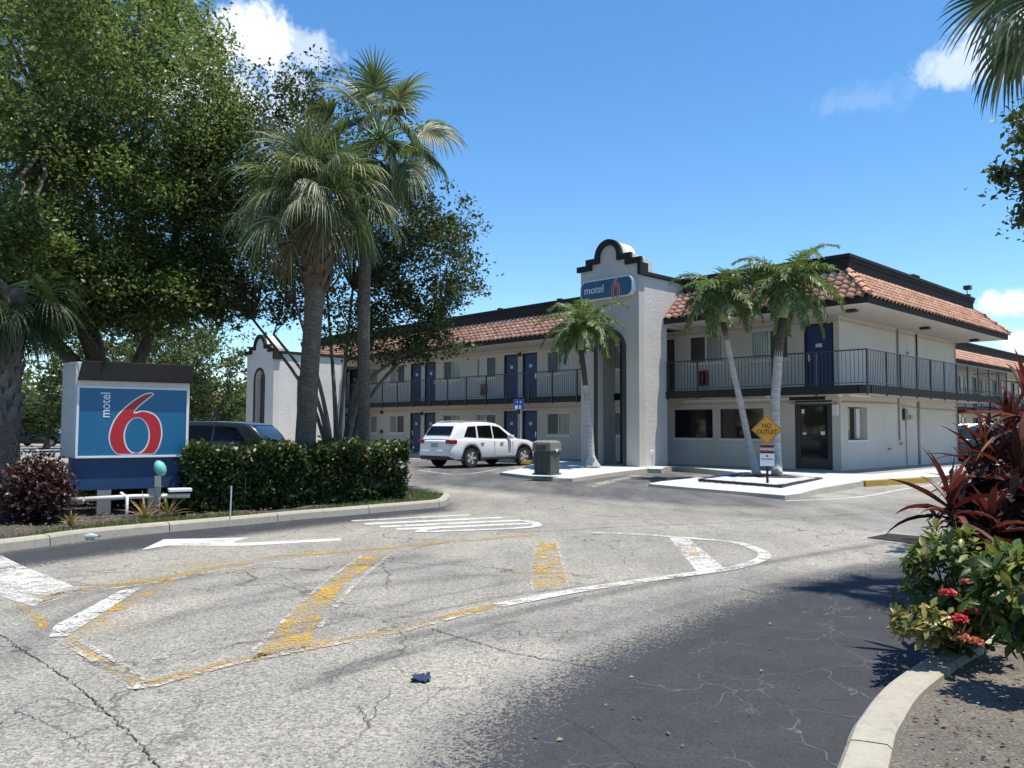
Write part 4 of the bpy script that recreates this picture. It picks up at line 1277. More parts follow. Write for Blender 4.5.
SIX = [(462, 207), (450, 201), (430, 203), (395, 217), (340, 258), (285, 315), (250, 372), (232, 440), (236, 490), (252, 528), (274, 553), (300, 557), (372, 557), (450, 557), (474, 553), (496, 520), (511, 465), (511, 410), (497, 360), (468, 325), (430, 308), (395, 305), (362, 316), (386, 284), (430, 243), (458, 218)]
HOLE = [(377 + 62 * math.cos(a) * (1.0), 448 + 98 * math.sin(a)) for a in np.linspace(0, 2 * math.pi, 40, endpoint=False)]
def six_shapes():
    P = [tuple(p) for p in smoothline([(x, y) for x, y in SIX[:10]] , 4)]
    P += SIX[10:15]
    P += [tuple(p) for p in smoothline(SIX[15:] + [SIX[0]], 4)][:-1]
    P = [(x, -y) for x, y in P]; H = [(x, -y) for x, y in HOLE]
    P = ccw(P); H = ccw(H)
    return P, H
def ring_face(m, P, H, f, y0, y1):
    """P outline with hole H, through a fill; f maps 2d -> local x,z"""
    bm = bmesh.new()
    def loop(Q, y):
        vs = [bm.verts.new((f(p)[0], y, f(p)[1])) for p in Q]
        return vs, [bm.edges.new((vs[i], vs[(i + 1) % len(vs)])) for i in range(len(vs))]
    v1, e1 = loop(P, y0); v2, e2 = loop(H, y0)
    bmesh.ops.triangle_fill(bm, use_beauty=True, use_dissolve=False, edges=e1 + e2, normal=(0, -1, 0))
    for vs in (v1, v2):
        w = [bm.verts.new((v.co.x, y1, v.co.z)) for v in vs]
        for i in range(len(vs)):
            bm.faces.new((vs[i], vs[(i + 1) % len(vs)], w[(i + 1) % len(vs)], w[i]))
    bmesh.ops.recalc_face_normals(bm, faces=bm.faces)
    bm.verts.index_update()
    m.add([tuple(v.co) for v in bm.verts], [tuple(v.index for v in fc.verts) for fc in bm.faces])
    bm.free()
def big_six(parent, fmap, y, red, white, lw=7.5):
    P, H = six_shapes()
    m = MB(); ring_face(m, P, H, fmap, y - .004, y); m.build('numeral_outline', white, parent)
    Pi = offset_path(P, lw); Hi = offset_path(H, -lw)
    Pi = [(x, max(p, -553)) for x, p in Pi]
    m = MB(); ring_face(m, Pi, Hi, fmap, y - .009, y - .003); m.build('numeral', red, parent)

M['sign_blue'] = mat_plain('blue_sign_face', (.006, .115, .235), .3, var=.04, scale=1)
M['sign_navy'] = mat_plain('navy_sign_skirt', (.007, .045, .13), .5, var=.2, scale=2)
M['sign_teal'] = mat_plain('faded_blue_sign_face', (.015, .085, .16), .35, var=.08, scale=2)
M['sign_red'] = mat_plain('red_sign_face', (.42, .012, .02), .3, var=.05)
M['sign_red_bright'] = mat_plain('bright_red_face', (.62, .02, .05), .3, var=.05)
M['sign_white'] = mat_plain('white_sign_face', (.66, .66, .68), .4, var=.03)
M['cabinet'] = mat_plain('cabinet_grey', (.58, .57, .55), .5, var=.06, scale=1.5, dirt=.2)
M['hood'] = mat_plain('dark_hood', (.024, .022, .021), .85, var=.15, spec=.15)

def pylon():
    a = A(75.5, 430, 12.45); b = A(187.5, 430, 13.35)
    d = Vector((b.x - a.x, b.y - a.y, 0)); W = d.length
    root = empty('monument_sign', (a.x, a.y, .1), math.atan2(d.y, d.x), 'large blue roadside sign with a huge red numeral under a dark hood', 'sign')
    z = lambda v: v - .1
    m = MB(); D = .62
    m.prism([(-.02, .0), (W + .02, .0), (W + .02, D), (.1, D + .05), (-.17, D * .75)], z(1.0), z(2.50))
    # sides run to the top; light face surround
    cab = m.build('cabinet', M['cabinet'], root, bevel=.01)
    m = MB()
    m.box(-.0, W, -.03, -.002, z(2.13), z(2.22)); 
    m.build('face_border', M['cabinet'], cab)
    m = MB()
    m.slab_xz([(-.0, z(2.215)), (W + .03, z(2.215)), (W + .03, z(2.51)), (.06, z(2.51))], -.135, -.003)
    m.box(.06, W + .03, -.13, D, z(2.50), z(2.515))
    m.build('hood', M['hood'], root, bevel=.008)
    m = MB(); fz0, fz1 = z(1.0), z(2.13); e = .035
    m.box(0, W, -.05, -.0, fz0, fz0 + e); m.box(0, W, -.05, -.0, fz1 - e, fz1); m.box(0, e, -.05, 0, fz0 + e, fz1 - e); m.box(W - e, W, -.05, 0, fz0 + e, fz1 - e)
    fr = m.build('face_frame', M['sign_white'], root, bevel=.004)
    m = MB(); m.box(e, W - e, -.03, -.01, fz0 + e, fz1 - e); face = m.build('sign_face', M['sign_blue'], root)
    x0, x1, zz0, zz1 = e, W - e, fz0 + e, fz1 - e
    fm = lambda p: (x0 + (p[0] - 80) / 560 * (x1 - x0), zz0 + (p[1] + 560) / 375 * (zz1 - zz0))
    big_six(face, fm, -.03, M['sign_red'], M['sign_white'])
    cx, cz = fm((212, -277))
    text_mesh('lettering', 'motel', .20, M['sign_white'], face, upright(cx, -.034, cz, R(90), .86, 1.0), .002, .002)
    m = MB(); m.box(-.04, W + .0, .02, D - .05, z(.50), z(.995))
    m.build('skirt', M['sign_navy'], root, bevel=.006)
    for x in (.45, W - .45):
        m = MB(); m.box(x - .1, x + .1, .2, .4, -.05, z(.5)); m.build('post', M['steel'], root)
pylon()

def wall_sign():
    root = empty('wall_sign', Vector((*st(-7.06, -3.085), 6.17)), -YAW, 'rounded blue sign with a red numeral high on the entrance tower above the arch', 'sign')
    W, H, r = 2.42, .74, .26
    def rr(w, h, rad, n=7):
        out = []
        for cx, cy, a0 in ((w / 2 - rad, h - rad, 0), (-w / 2 + rad, h - rad, 90), (-w / 2 + rad, rad, 180), (w / 2 - rad, rad, 270)):
            out += [(cx + rad * math.cos(R(a0 + 90 * i / n)), cy + rad * math.sin(R(a0 + 90 * i / n))) for i in range(n + 1)]
        return out
    m = MB(); m.slab_xz(rr(W, H, r), -.2, -.0); cab = m.build('cabinet', M['sign_white'], root)
    m = MB(); m.slab_xz([(x, z + .045) for x, z in rr(W - .09, H - .09, r - .04)], -.207, -.2); face = m.build('sign_face', M['sign_teal'], root)
    fm = lambda p: (.02 + (p[0] - 80) / 560 * .80 + .02, .0 + (p[1] + 560) / 375 * .80 - .03)
    big_six(face, fm, -.208, M['sign_red_bright'], M['sign_white'], 8)
    text_mesh('lettering', 'motel', .40, M['sign_white'], face, upright(-.55, -.209, .38), .002, .003)
wall_sign()

def road_sign():
    p = G(767.5, 483.5, FL)
    root = empty('no_outlet_sign', (p.x, p.y, FL), R(-17), 'yellow diamond NO OUTLET sign above a small red and white notice on a black post', 'road sign')
    k = p.y / CF
    zc = 1.5 + (427.5 - 428.5) * k - FL + .0; hd = 14.8 * k
    m = MB(); m.box(-.03, .03, -.0, .04, -.05, zc + hd * .8); m.build('post', M['black'], root)
    M['sign_yellow'] = mat_plain('yellow_sign', (.62, .27, .015), .45, var=.05)
    m = MB(); m.slab_xz([(0, zc - hd), (hd, zc), (0, zc + hd), (-hd, zc)], -.012, -.002); d = m.build('diamond_plate', M['sign_yellow'], root)
    m = MB(); b = hd - .022; c = hd - .036
    o = [(0, -b), (b, 0), (0, b), (-b, 0)]; i_ = [(0, -c), (c, 0), (0, c), (-c, 0)]
    vs = [(x, -.0135, zc + z) for x, z in o] + [(x, -.0135, zc + z) for x, z in i_]
    m.add(vs, [(i, (i + 1) % 4, 4 + (i + 1) % 4, 4 + i) for i in range(4)]); m.build('border', M['black'], d)
    text_mesh('lettering', 'NO', .15, M['black'], d, upright(0, -.015, zc + .095, 0, .95, 1), .001, .002)
    text_mesh('lettering', 'OUTLET', .15, M['black'], d, upright(0, -.015, zc - .055, 0, .88, 1), .001, .002)
    z1 = 1.5 + (427.5 - 443) * k - FL; z0 = 1.5 + (427.5 - 464.5) * k - FL; w = 6.8 * k
    m = MB(); m.box(-w, w, -.012, -.002, z0, z1); n = m.build('notice_plate', M['sign_white'], root)
    m = MB(); h = z1 - z0
    m.box(-w + .004, w - .004, -.015, -.0125, z1 - h * .4, z1 - .01); m.build('red_panel', M['red'], n)
    m = MB(); m.box(-w + .004, w - .004, -.017, -.0152, z1 - h * .12, z1 - .012); m.box(-w + .004, w - .004, -.017, -.0152, z1 - h * .42, z1 - h * .34); m.build('black_bars', M['black'], n)
    text_mesh('lettering', 'WARNING', .075, M['sign_white'], n, upright(0, -.017, z1 - h * .23, 0, .9, 1.2), .001, .001)
    m = MB(); m.box(-w * .8, w * .8, -.0145, -.0125, z0 + h * .30, z0 + h * .34); m.box(-.02, .02, -.0145, -.0125, z0 + h * .42, z0 + h * .5); m.build('small_print', M['black'], n)
road_sign()

def small_fixtures():
    # blue parking plates on a post beyond the parked car
    p = A(518, 404, 33.0)
    root = empty('parking_sign', (p.x + .1, p.y, 0), R(-46), 'small blue and white accessible parking plates on a post behind the white car', 'parking sign')
    m = MB(); m.tube([(0, .03, 0), (0, .03, 2.68)], .025, 6); m.build('post', M['steel'], root)
    M['isa'] = mat_plain('blue_plate', (.02, .07, .32), .4, var=.05)
    for a, xo in ((R(58), -.17), (R(12), .12)):
        Mx = Matrix.Translation((xo * .7, -abs(xo) * .3 - .02, 0)) @ Matrix.Rotation(a, 4, 'Z')
        m = MB(Mx); m.box(-.15, .15, -.012, -.002, 2.25, 2.68); q = m.build('plate', M['isa'], root)
        m = MB(Mx); m.box(-.09, .02, -.015, -.0125, 2.27, 2.42); m.build('small_panel', M['sign_white'], q); m = MB(Mx); m.tube([(0, -.015, 2.52), (0, -.015, 2.60)], .02, 6); m.build('symbol', M['sign_white'], q)
    # fire extinguisher cabinets on the gallery walls
    for (x, y), rz, lab in ((stL(-17.8, -.0), -YAW - R(1.253), 'red extinguisher cabinet on the left gallery wall above the parked white car'),
                            (st(-5.06, -.0), -YAW, 'red extinguisher cabinet on the gallery wall right of the entrance tower')):
        root = empty('extinguisher_cabinet', (x, y, 3.08), rz, lab, 'fire extinguisher', 'extinguisher cabinets on the gallery')
        m = MB(); m.box(-.17, .17, -.16, -.0, 0, .56); m.build('case', M['red'], root, bevel=.01)
        m = MB(); m.box(-.13, .13, -.168, -.161, .05, .5); m.build('door_glass', M['glass'], root)
        m = MB(); m.lathe((0, -.172, 0), [(.0, .1), (.03, .12), (.03, .4), (.0, .43)], 8); m.build('extinguisher', M['sign_red'], root)
    # litter bin
    p = G(547, 475, FL)
    root = empty('litter_bin', (p.x, p.y + .15, FL), -YAW + R(14), 'square grey green litter bin with a domed beige lid standing on the white pad', 'litter bin')
    M['bin'] = mat_plain('bin_body', (.085, .088, .072), .65, var=.12, scale=6, dirt=.3)
    M['binlid'] = mat_plain('bin_lid', (.20, .19, .145), .55, var=.1, scale=5, dirt=.2)
    m = MB(); r0, r1 = .27, .285
    m.add([(-r0, -r0, .04), (r0, -r0, .04), (r0, r0, .04), (-r0, r0, .04), (-r1, -r1, .66), (r1, -r1, .66), (r1, r1, .66), (-r1, r1, .66)], [(0, 3, 2, 1), (4, 5, 6, 7), (0, 1, 5, 4), (1, 2, 6, 5), (2, 3, 7, 6), (3, 0, 4, 7)])
    m.build('body', M['bin'], root, bevel=.03)
    m = MB(); m.box(-.31, .31, -.31, .31, -.0, .05); m.build('foot', M['bin'], root, bevel=.015)
    m = MB()
    for x in (-.2, 0, .2): m.box(x - .012, x + .012, -r1 - .012, -r1 + .01, .08, .62)
    m.build('ribs', M['bin'], root)
    m = MB(); a, b = .32, .30
    m.add([(-a, -a, .665), (a, -a, .665), (a, a, .665), (-a, a, .665), (-b, -b, .93), (b, -b, .93), (b, b, .93), (-b, b, .93), (-.2, -.2, .975), (.2, -.2, .975), (.2, .2, .975), (-.2, .2, .975)],
          [(0, 3, 2, 1), (8, 9, 10, 11)] + [(i + k, (i + 1) % 4 + k, (i + 1) % 4 + k + 4, i + k + 4) for k in (0, 4) for i in range(4)])
    lid = m.build('lid', M['binlid'], root, bevel=.03)
    m = MB(); m.box(-.17, .17, -.335, -.30, .70, .86); m.build('flap', M['bin'], lid, bevel=.008)
    m = MB(); m.add([(.322, -.12, .735), (.322, .12, .735), (.322, 0, .64), (.335, -.12, .735), (.335, .12, .735), (.335, 0, .64)], [(0, 1, 2), (3, 5, 4), (0, 3, 4, 1), (1, 4, 5, 2), (2, 5, 3, 0)])
    m.build('paper_edge', M['white_plastic'], lid)
    # yellow wheel stop between bin and car
    p = G(531, 467.5, .0)
    m = MB(); Mx = Matrix.Translation((p.x, p.y - 1.0, FL)) @ Matrix.Rotation(-YAW, 4, 'Z'); m.M = Mx
    m.add([(-.5, -.09, 0), (.5, -.09, 0), (.5, .09, 0), (-.5, .09, 0), (-.42, -.05, .13), (.42, -.05, .13), (.42, .05, .13), (-.42, .05, .13)], [(0, 3, 2, 1), (4, 5, 6, 7), (0, 1, 5, 4), (1, 2, 6, 5), (2, 3, 7, 6), (3, 0, 4, 7)])
    tag(m.build('wheel_stop', M['yellow_kerb'], bevel=.015), 'faded yellow concrete wheel stop between the litter bin and the white car', 'wheel stop')
    # path light at the tower foot
    p = G(652, 467, FL)
    root = empty('path_light', (p.x, p.y, FL - .05), 0, 'small white cone topped path light at the foot of the entrance tower', 'garden light')
    m = MB(); m.tube([(0, 0, 0), (0, 0, .52)], .012, 6); m.build('stem', M['steel'], root)
    m = MB(); m.lathe((0, 0, 0), [(.01, .46), (.10, .60), (.11, .61), (.02, .63)], 12); m.build('shade', M['white_plastic'], root, smooth=True)
    # post with teal capped spotlight in front of the big sign
    p = G(157.5, 517, .1)
    root = empty('spotlight_post', (p.x, p.y, .08), 0, 'short grey post carrying a teal capped spotlight in front of the big blue sign', 'spotlight')
    k = p.y / CF
    m = MB(); m.tube([(-.02, 0, 0), (0, 0, .48)], .045, 8); m.build('post', M['conduit'], root)
    m = MB(); m.box(-.05, .05, -.04, .04, .48, .66); m.tube([(0, 0, .66), (.03, -.02, .74)], .015, 6); m.build('junction_box', M['steel'], root, bevel=.008)
    M['teal'] = mat_plain('teal_cap', (.16, .46, .40), .45, var=.06)
    m = MB(Matrix.Translation((.03, -.03, .78)) @ Matrix.Rotation(R(-25), 4, 'Y'))
    m.lathe((0, 0, 0), [(.03, -.13), (.07, -.09), (.088, -.02), (.08, .05), (.045, .10), (.01, .12)], 16); m.build('lamp', M['teal'], root, smooth=True)
    # low white pipe rail
    a = A(72, 502, 12.0); b = A(190, 497, 12.75)
    root = empty('pipe_rail', (a.x, a.y, .08), math.atan2(b.y - a.y, b.x - a.x), 'low white pipe rail lying below the big blue sign', 'rail')
    L = (b - a).length
    m = MB(); m.tube([(0, 0, a.z - .05), (L * .5, 0, a.z - .03), (L, .02, b.z - .06)], .036, 8); m.build('pipe', M['cabinet'], root, smooth=True)
    m = MB(); m.tube([(L * .45, -.06, -.1), (L * .45, -.06, .34), (L * .40, .06, .40)], .024, 6); m.build('bent_post', M['white_plastic'], root, smooth=True)
    m = MB(); m.box(L - .32, L + .02, -.1, .15, .40, .45); m.build('cover', M['white_plastic'], root, bevel=.01)
    # thin stake by the hedge
    p = G(230, 521, .1)
    m = MB(); m.tube([(p.x, p.y, .05), (p.x + .01, p.y, .62)], .012, 5)
    tag(m.build('garden_stake', M['cabinet']), 'thin grey stake standing before the long green hedge', 'stake')
    # plastic bottle in the gutter
    p = G(88, 540, 0)
    n = NT('clear_plastic'); n.set(Base_Color=(.75, .85, .85, 1), Roughness=.12); n.b.inputs['Transmission Weight'].default_value = .55
    root = empty('plastic_bottle', (p.x, p.y, .004), R(20), 'crushed clear plastic bottle lying in the gutter by the left kerb', 'bottle')
    m = MB(); m.lathe((0, 0, .045), [(.0, -.13), (.03, -.13), (.038, -.08), (.03, -.02), (.04, .03), (.034, .07), (.014, .10), (.014, .125)], 12, 'x'); m.build('bottle_body', n.m, root, smooth=True)
    m = MB(); m.lathe((.0, 0, .045), [(.017, .125), (.017, .145)], 10, 'x'); m.build('cap', M['isa'], root)
    # crumpled dark blue scrap on the road
    p = G(421, 680, 0); r = random.Random(5); vs = []; fs = []; n_ = 7
    for j in range(n_):
        for i in range(n_):
            e = 1 if (i in (0, n_ - 1) or j in (0, n_ - 1)) else 0
            vs.append((p.x + (i / (n_ - 1) - .5) * .105 + r.uniform(-.006, .006) * (1 + e), p.y + (j / (n_ - 1) - .5) * .13 + r.uniform(-.006, .006) * (1 + e), .008 + r.uniform(0, .022)))
    for j in range(n_ - 1):
        for i in range(n_ - 1): fs.append((j * n_ + i, j * n_ + i + 1, (j + 1) * n_ + i + 1, (j + 1) * n_ + i))
    m = MB(); m.add(vs, fs); tag(m.build('cloth_scrap', mat_plain('dark_blue_cloth', (.012, .025, .07), .7, var=.2, scale=30), smooth=True), 'crumpled dark blue scrap lying on the pale asphalt in front', 'scrap')
    # drain grate
    c = [G(866, 538.5), G(889, 534), G(940, 538), G(918, 545)]
    c = [Vector((p.x, p.y)) for p in c]
    fl = flat('drain_slab', M['kerb'], [[tuple(c[0] + (c[0] - c[2]) * .09), tuple(c[1] + (c[1] - c[3]) * .12), tuple(c[2] + (c[2] - c[0]) * .09), tuple(c[3] + (c[3] - c[1]) * .12)]], .004, px=False)
    root = empty('drain_grate', (c[0].x, c[0].y, 0), 0, 'dark iron drain grate set in the asphalt before the red leaved shrubs', 'drain')
    o = c[0]
    m = MB(); m.add([(q.x - o.x, q.y - o.y, .008) for q in c], [(0, 3, 2, 1)] if False else [(0, 1, 2, 3)]); m.build('pit', M['black'], root)
    m = MB(); a, b = c[3] - c[0], c[1] - c[0]
    for i in range(15):
        q = a * (i + .25) / 15; q2 = a * (i + .7) / 15
        m.add([(q.x, q.y, .016), (q2.x, q2.y, .016), (q2.x + b.x, q2.y + b.y, .016), (q.x + b.x, q.y + b.y, .016)], [(0, 1, 2, 3)])
    m.build('bars', mat_plain('rusty_iron', (.06, .045, .035), .8, var=.4, scale=20), root)
    # fallen leaves on the dark asphalt
    r = random.Random(9)
    m = MB()
    for (x, y) in [(606, 707), (612, 710), (640, 680), (705, 708), (700, 706), (770, 650), (870, 620), (745, 700), (668, 735), (880, 655), (560, 640), (725, 640), (905, 630), (800, 690), (830, 610), (640, 720)] + [(r.uniform(480, 880), r.uniform(600, 760)) for _ in range(26)]:
        p = G(x, y); a = r.uniform(0, 6.3); s_ = r.uniform(.008, .02)
        d = Vector((math.cos(a), math.sin(a), 0)) * s_; e = Vector((-math.sin(a), math.cos(a), .2)) * s_ * .5
        q = Vector((p.x, p.y, .012)); m.add([q - d, q - e, q + d, q + e + Vector((0, 0, .006))], [(0, 1, 2, 3)])
    tag(m.build('fallen_leaves', M['leaf_dry']), 'scattered dry leaves on the dark asphalt', 'leaves', kind='stuff')
small_fixtures()

# ------------------------------------------------------------------ vehicles
def car_paint(name, c, rough=.3, metal=.1):
    n = NT(name); n.set(Base_Color=(c[0], c[1], c[2], 1), Roughness=rough, Metallic=metal)
    n.b.inputs['Coat Weight'].default_value = .7; n.b.inputs['Coat Roughness'].default_value = .05
    return n.m
M['tyre'] = mat_plain('tyre_rubber', (.018, .018, .018), .8, var=.15, scale=10)
M['rim'] = mat_plain('alloy_rim', (.58, .59, .60), .3, metal=.25, var=.05)
M['carglass'] = mat_glass_dark('car_glass', (.004, .004, .005), .03)
M['carglass'].node_tree.nodes['Principled BSDF'].inputs['Specular IOR Level'].default_value = .22
M['tail'] = mat_plain('tail_lamp_lens', (.25, .008, .01), .15, var=.1)
M['headlamp'] = mat_plain('headlamp_lens', (.55, .56, .58), .1, var=.05)
M['plate'] = mat_plain('plate', (.30, .36, .33), .5, var=.2, scale=12)
M['cladding'] = mat_plain('black_cladding', (.02, .02, .021), .6, var=.1)

def vehicle(name, label, loc, heading, S, paint, cat='car', cladding=True, rails=True):
    """S: dict of side profiles; x runs from the rear bumper (0) to the nose (L)"""
    L, W, wr, wbx = S['L'], S['W'], S['r'], S['wheels']
    root = empty(name, loc, heading, label, cat)
    xs = sorted(set([round(v, 3) for v in np.linspace(0, L, 49)]))
    bx, bz = zip(*S['belt']); gx, gz = zip(*S['roof'])
    hw = lambda x: W / 2 * np.interp(x, [0, .12, .5, L - 1.0, L - .35, L - .05, L], [.86, .93, 1, 1, .95, .80, .72])
    ra = wr + .075
    def zb(x):
        z = S['sill'] + np.interp(x, [0, .25, L - .3, L], [.10, 0, 0, .05])
        for c in wbx:
            if abs(x - c) < ra: z = max(z, wr + math.sqrt(ra * ra - (x - c) ** 2) - .01)
        return z
    V = []; F = []; n = len(xs)
    fr = [(-.05, 0), (0, .25), (.0, .55), (-.02, .78), (-.05, .93), (-.13, 1.0)]
    for x in xs:
        w = hw(x); z0 = zb(x); z1 = np.interp(x, bx, bz); z0 = min(z0, z1 - .05)
        ring = [(w + dy, z0 + (z1 - z0) * f) for dy, f in fr] + [(w * .45, z1 + .015)]
        ring = ring + [(-y, z) for y, z in ring[::-1]]
        V += [(x, y, z) for y, z in ring]
    k = 14
    for i in range(n - 1):
        for j in range(k - 1): F.append((i * k + j, (i + 1) * k + j, (i + 1) * k + j + 1, i * k + j + 1))
    m = MB(); m.add(V, F); m.add(V[:k], [tuple(range(k))]); m.add(V[-k:], [tuple(range(k))[::-1]])
    body = m.build('body', paint, root, smooth=True, fix=True)
    es = body.modifiers.new('split', 'EDGE_SPLIT'); es.split_angle = R(38)
    # greenhouse
    g0, g1 = gx[0], gx[-1]
    gxs = np.linspace(g0, g1, 25); V = []; F = []
    def gsec(x):
        zr = np.interp(x, gx, gz); zl = np.interp(x, bx, bz) - .02; zr = max(zr, zl + .005)
        wb = hw(x) - .10; f = (zr - zl) / (max(gz) - min(gz)); wt = wb - .17 * f
        return zl, zr, wb, wt
    for x in gxs:
        zl, zr, wb, wt = gsec(x); h = zr - zl
        ring = [(wb, zl), (wb + (wt - wb) * .5, zl + h * .5), (wt + .005, zr - h * .10), (wt - .05, zr - h * .02), (wt - .16, zr), (wt * .4, zr + .012)]
        ring = ring + [(-y, z) for y, z in ring[::-1]]
        V += [(x, y, z) for y, z in ring]
    k = 12
    for i in range(len(gxs) - 1):
        for j in range(k - 1): F.append((i * k + j, (i + 1) * k + j, (i + 1) * k + j + 1, i * k + j + 1))
    m = MB(); m.add(V, F); roof = m.build('roof', paint, root, smooth=True, fix=True)
    def gy(x, z):
        zl, zr, wb, wt = gsec(x); return wb + (wt - wb) * (z - zl) / max(zr - zl, .01)
    for P in S['windows']:
        for sg in (1, -1):
            m = MB(); Q = []
            for x, z in P: Q.append((x, sg * (gy(x, z) + .012), z))
            m.add(Q, [tuple(range(len(Q)))]); m.build('side_window', M['carglass'], roof, fix=True)
    for nm, (xa, za, xb, zb_) in S['screens'].items():
        la = gsec(xa); lb = gsec(xb); off = -.02 if nm == 'rear_window' else .02
        ya, yb = la[2] - .12, lb[3] - .10
        m = MB(); m.add([(xa + off, -ya, za + .01), (xa + off, ya, za + .01), (xb + off * .6, yb, zb_ + .015), (xb + off * .6, -yb, zb_ + .015)], [(0, 1, 2, 3)]); m.build(nm, M['carglass'], roof)
    # underbody
    m = MB(); m.box(.25, L - .3, -W / 2 + .25, W / 2 - .25, S['sill'] - .02, S['sill'] + .45); m.build('underbody', M['black'], root)
    # wheels
    for c in wbx:
        for sg in (1, -1):
            Mx = Matrix.Translation((c, sg * (W / 2 - .12), wr))
            m = MB(Mx); m.lathe((0, 0, 0), [(wr * .62, -.11), (wr * .95, -.11), (wr, -.07), (wr, .07), (wr * .95, .11), (wr * .62, .11)], 28, 'y'); w = m.build('wheel', M['tyre'], root, smooth=True, fix=True)
            w.modifiers.new('s', 'EDGE_SPLIT').split_angle = R(50)
            m = MB(Mx); y = sg * .10
            m.lathe((0, y, 0), [(wr * .64, -.01), (wr * .64, .012), (wr * .56, .012), (wr * .56, -.01)], 24, 'y')
            m.lathe((0, y, 0), [(wr * .17, -.02), (wr * .17, .01), (wr * .05, .015)], 12, 'y')
            for q in range(5):
                for dq in (-.11, .11):
                    a = q * 2 * math.pi / 5 + dq; d = Vector((math.cos(a), 0, math.sin(a))); e = Vector((-math.sin(a), 0, math.cos(a))) * .022
                    yy = Vector((0, y, 0)); o1 = Vector((0, .012, 0))
                    m.add([yy + d * wr * .12 - e - o1, yy + d * wr * .12 + e - o1, yy + d * wr * .6 + e - o1, yy + d * wr * .6 - e - o1, yy + d * wr * .12 - e + o1, yy + d * wr * .12 + e + o1, yy + d * wr * .6 + e + o1, yy + d * wr * .6 - e + o1],
                          [(0, 1, 2, 3), (4, 7, 6, 5), (0, 4, 5, 1), (1, 5, 6, 2), (2, 6, 7, 3), (3, 7, 4, 0)])
            m.build('rim', M['rim'], w, fix=True)
            # arch lining and lip
            m = MB(Matrix.Translation((c, 0, wr)))
            yo, yi = sg * (W / 2 + .006), sg * (W / 2 - .35)
            vs = []; fs = []; N_ = 14
            for i in range(N_ + 1):
                a = math.pi * (-.08 + 1.16 * i / N_)
                for (y_, rr) in ((yi, ra - .005), (yo, ra - .005), (yo, ra + (.05 if cladding else .012))): vs.append((rr * math.cos(a), y_, rr * math.sin(a)))
            for i in range(N_):
                for j in range(2): fs.append((i * 3 + j, i * 3 + j + 1, (i + 1) * 3 + j + 1, (i + 1) * 3 + j))
            m.add(vs, fs); m.build('wheel_arch', M['cladding'], root)
    # sills, bumpers, lamps, handles, mirrors
    a, b = wbx[0] + ra, wbx[1] - ra
    for sg in (1, -1):
        y = sg * (W / 2 - .02)
        m = MB(); m.box(a, b, min(y, y + sg * .03), max(y, y + sg * .03), S['sill'] - .03, S['sill'] + .05); m.build('sill_trim', M['cladding'], root, bevel=.01)
        hz = np.interp(L * .4, bx, bz) - .16
        for hx in S['handles']:
            m = MB(); m.box(hx - .09, hx + .09, min(y, y + sg * .045), max(y, y + sg * .045), hz, hz + .022); m.build('door_handle', M['steel'], root)
        for jx in S['joints']:
            m = MB(); zz = np.interp(jx, bx, bz); m.box(jx - .007, jx + .007, min(y, y + sg * .0225), max(y, y + sg * .0225), S['sill'] + .14, zz - .1); m.build('door_joint', M['cladding'], root)
        mx = S['mirror']; mz = np.interp(mx, bx, bz)
        m = MB(); m.box(mx - .08, mx + .1, min(sg * (W / 2 - .08), sg * (W / 2 + .14)), max(sg * (W / 2 - .08), sg * (W / 2 + .14)), mz + .02, mz + .17); m.build('mirror', paint, root, bevel=.03)
        tz = S['tail']
        m = MB(); w0 = hw(.1)
        m.box(-.02, .30, min(sg * (w0 - .30), sg * (w0 + .03)), max(sg * (w0 - .30), sg * (w0 + .035)), tz, tz + .15); m.build('tail_lamp', M['tail'], root, bevel=.03)
        w1 = hw(L - .12); hz2 = S['head']
        m = MB(); m.box(L - .35, L - .05, min(sg * (w1 - .32), sg * (w1 + .02)), max(sg * (w1 - .32), sg * (w1 + .02)), hz2, hz2 + .14); m.build('headlamp', M['headlamp'], root, bevel=.03)
        if rails:
            rx = [x for x in np.linspace(gx[0] + .55, gx[-1] - 1.1, 6)]
            m = MB(); m.tube([(x, sg * (gsec(x)[3] - .06), gsec(x)[1] + (.0 if i in (0, 5) else .045)) for i, x in enumerate(rx)], .016, 6); m.build('roof_rail', M['steel'], roof)
    m = MB(); w0 = hw(.05)
    m.box(-.05, .12, -w0 + .05, w0 - .05, S['sill'] + .12, S['sill'] + .34); m.build('rear_bumper', paint, root, bevel=.03)
    m = MB(); m.box(-.035, -.01, -.17, .17, S['tail'] - .13, S['tail'] + .03); m.build('number_plate', M['plate'], root)
    m = MB(); m.box(-.03, .1, -w0 + .08, w0 - .08, S['sill'] - .02, S['sill'] + .115); m.build('lower_bumper', M['cladding'], root, bevel=.02)
    m = MB(); w1 = hw(L - .05); m.box(L - .1, L + .05, -w1 + .05, w1 - .05, S['sill'] + .1, S['sill'] + .34); m.build('front_bumper', paint, root, bevel=.03)
    return root

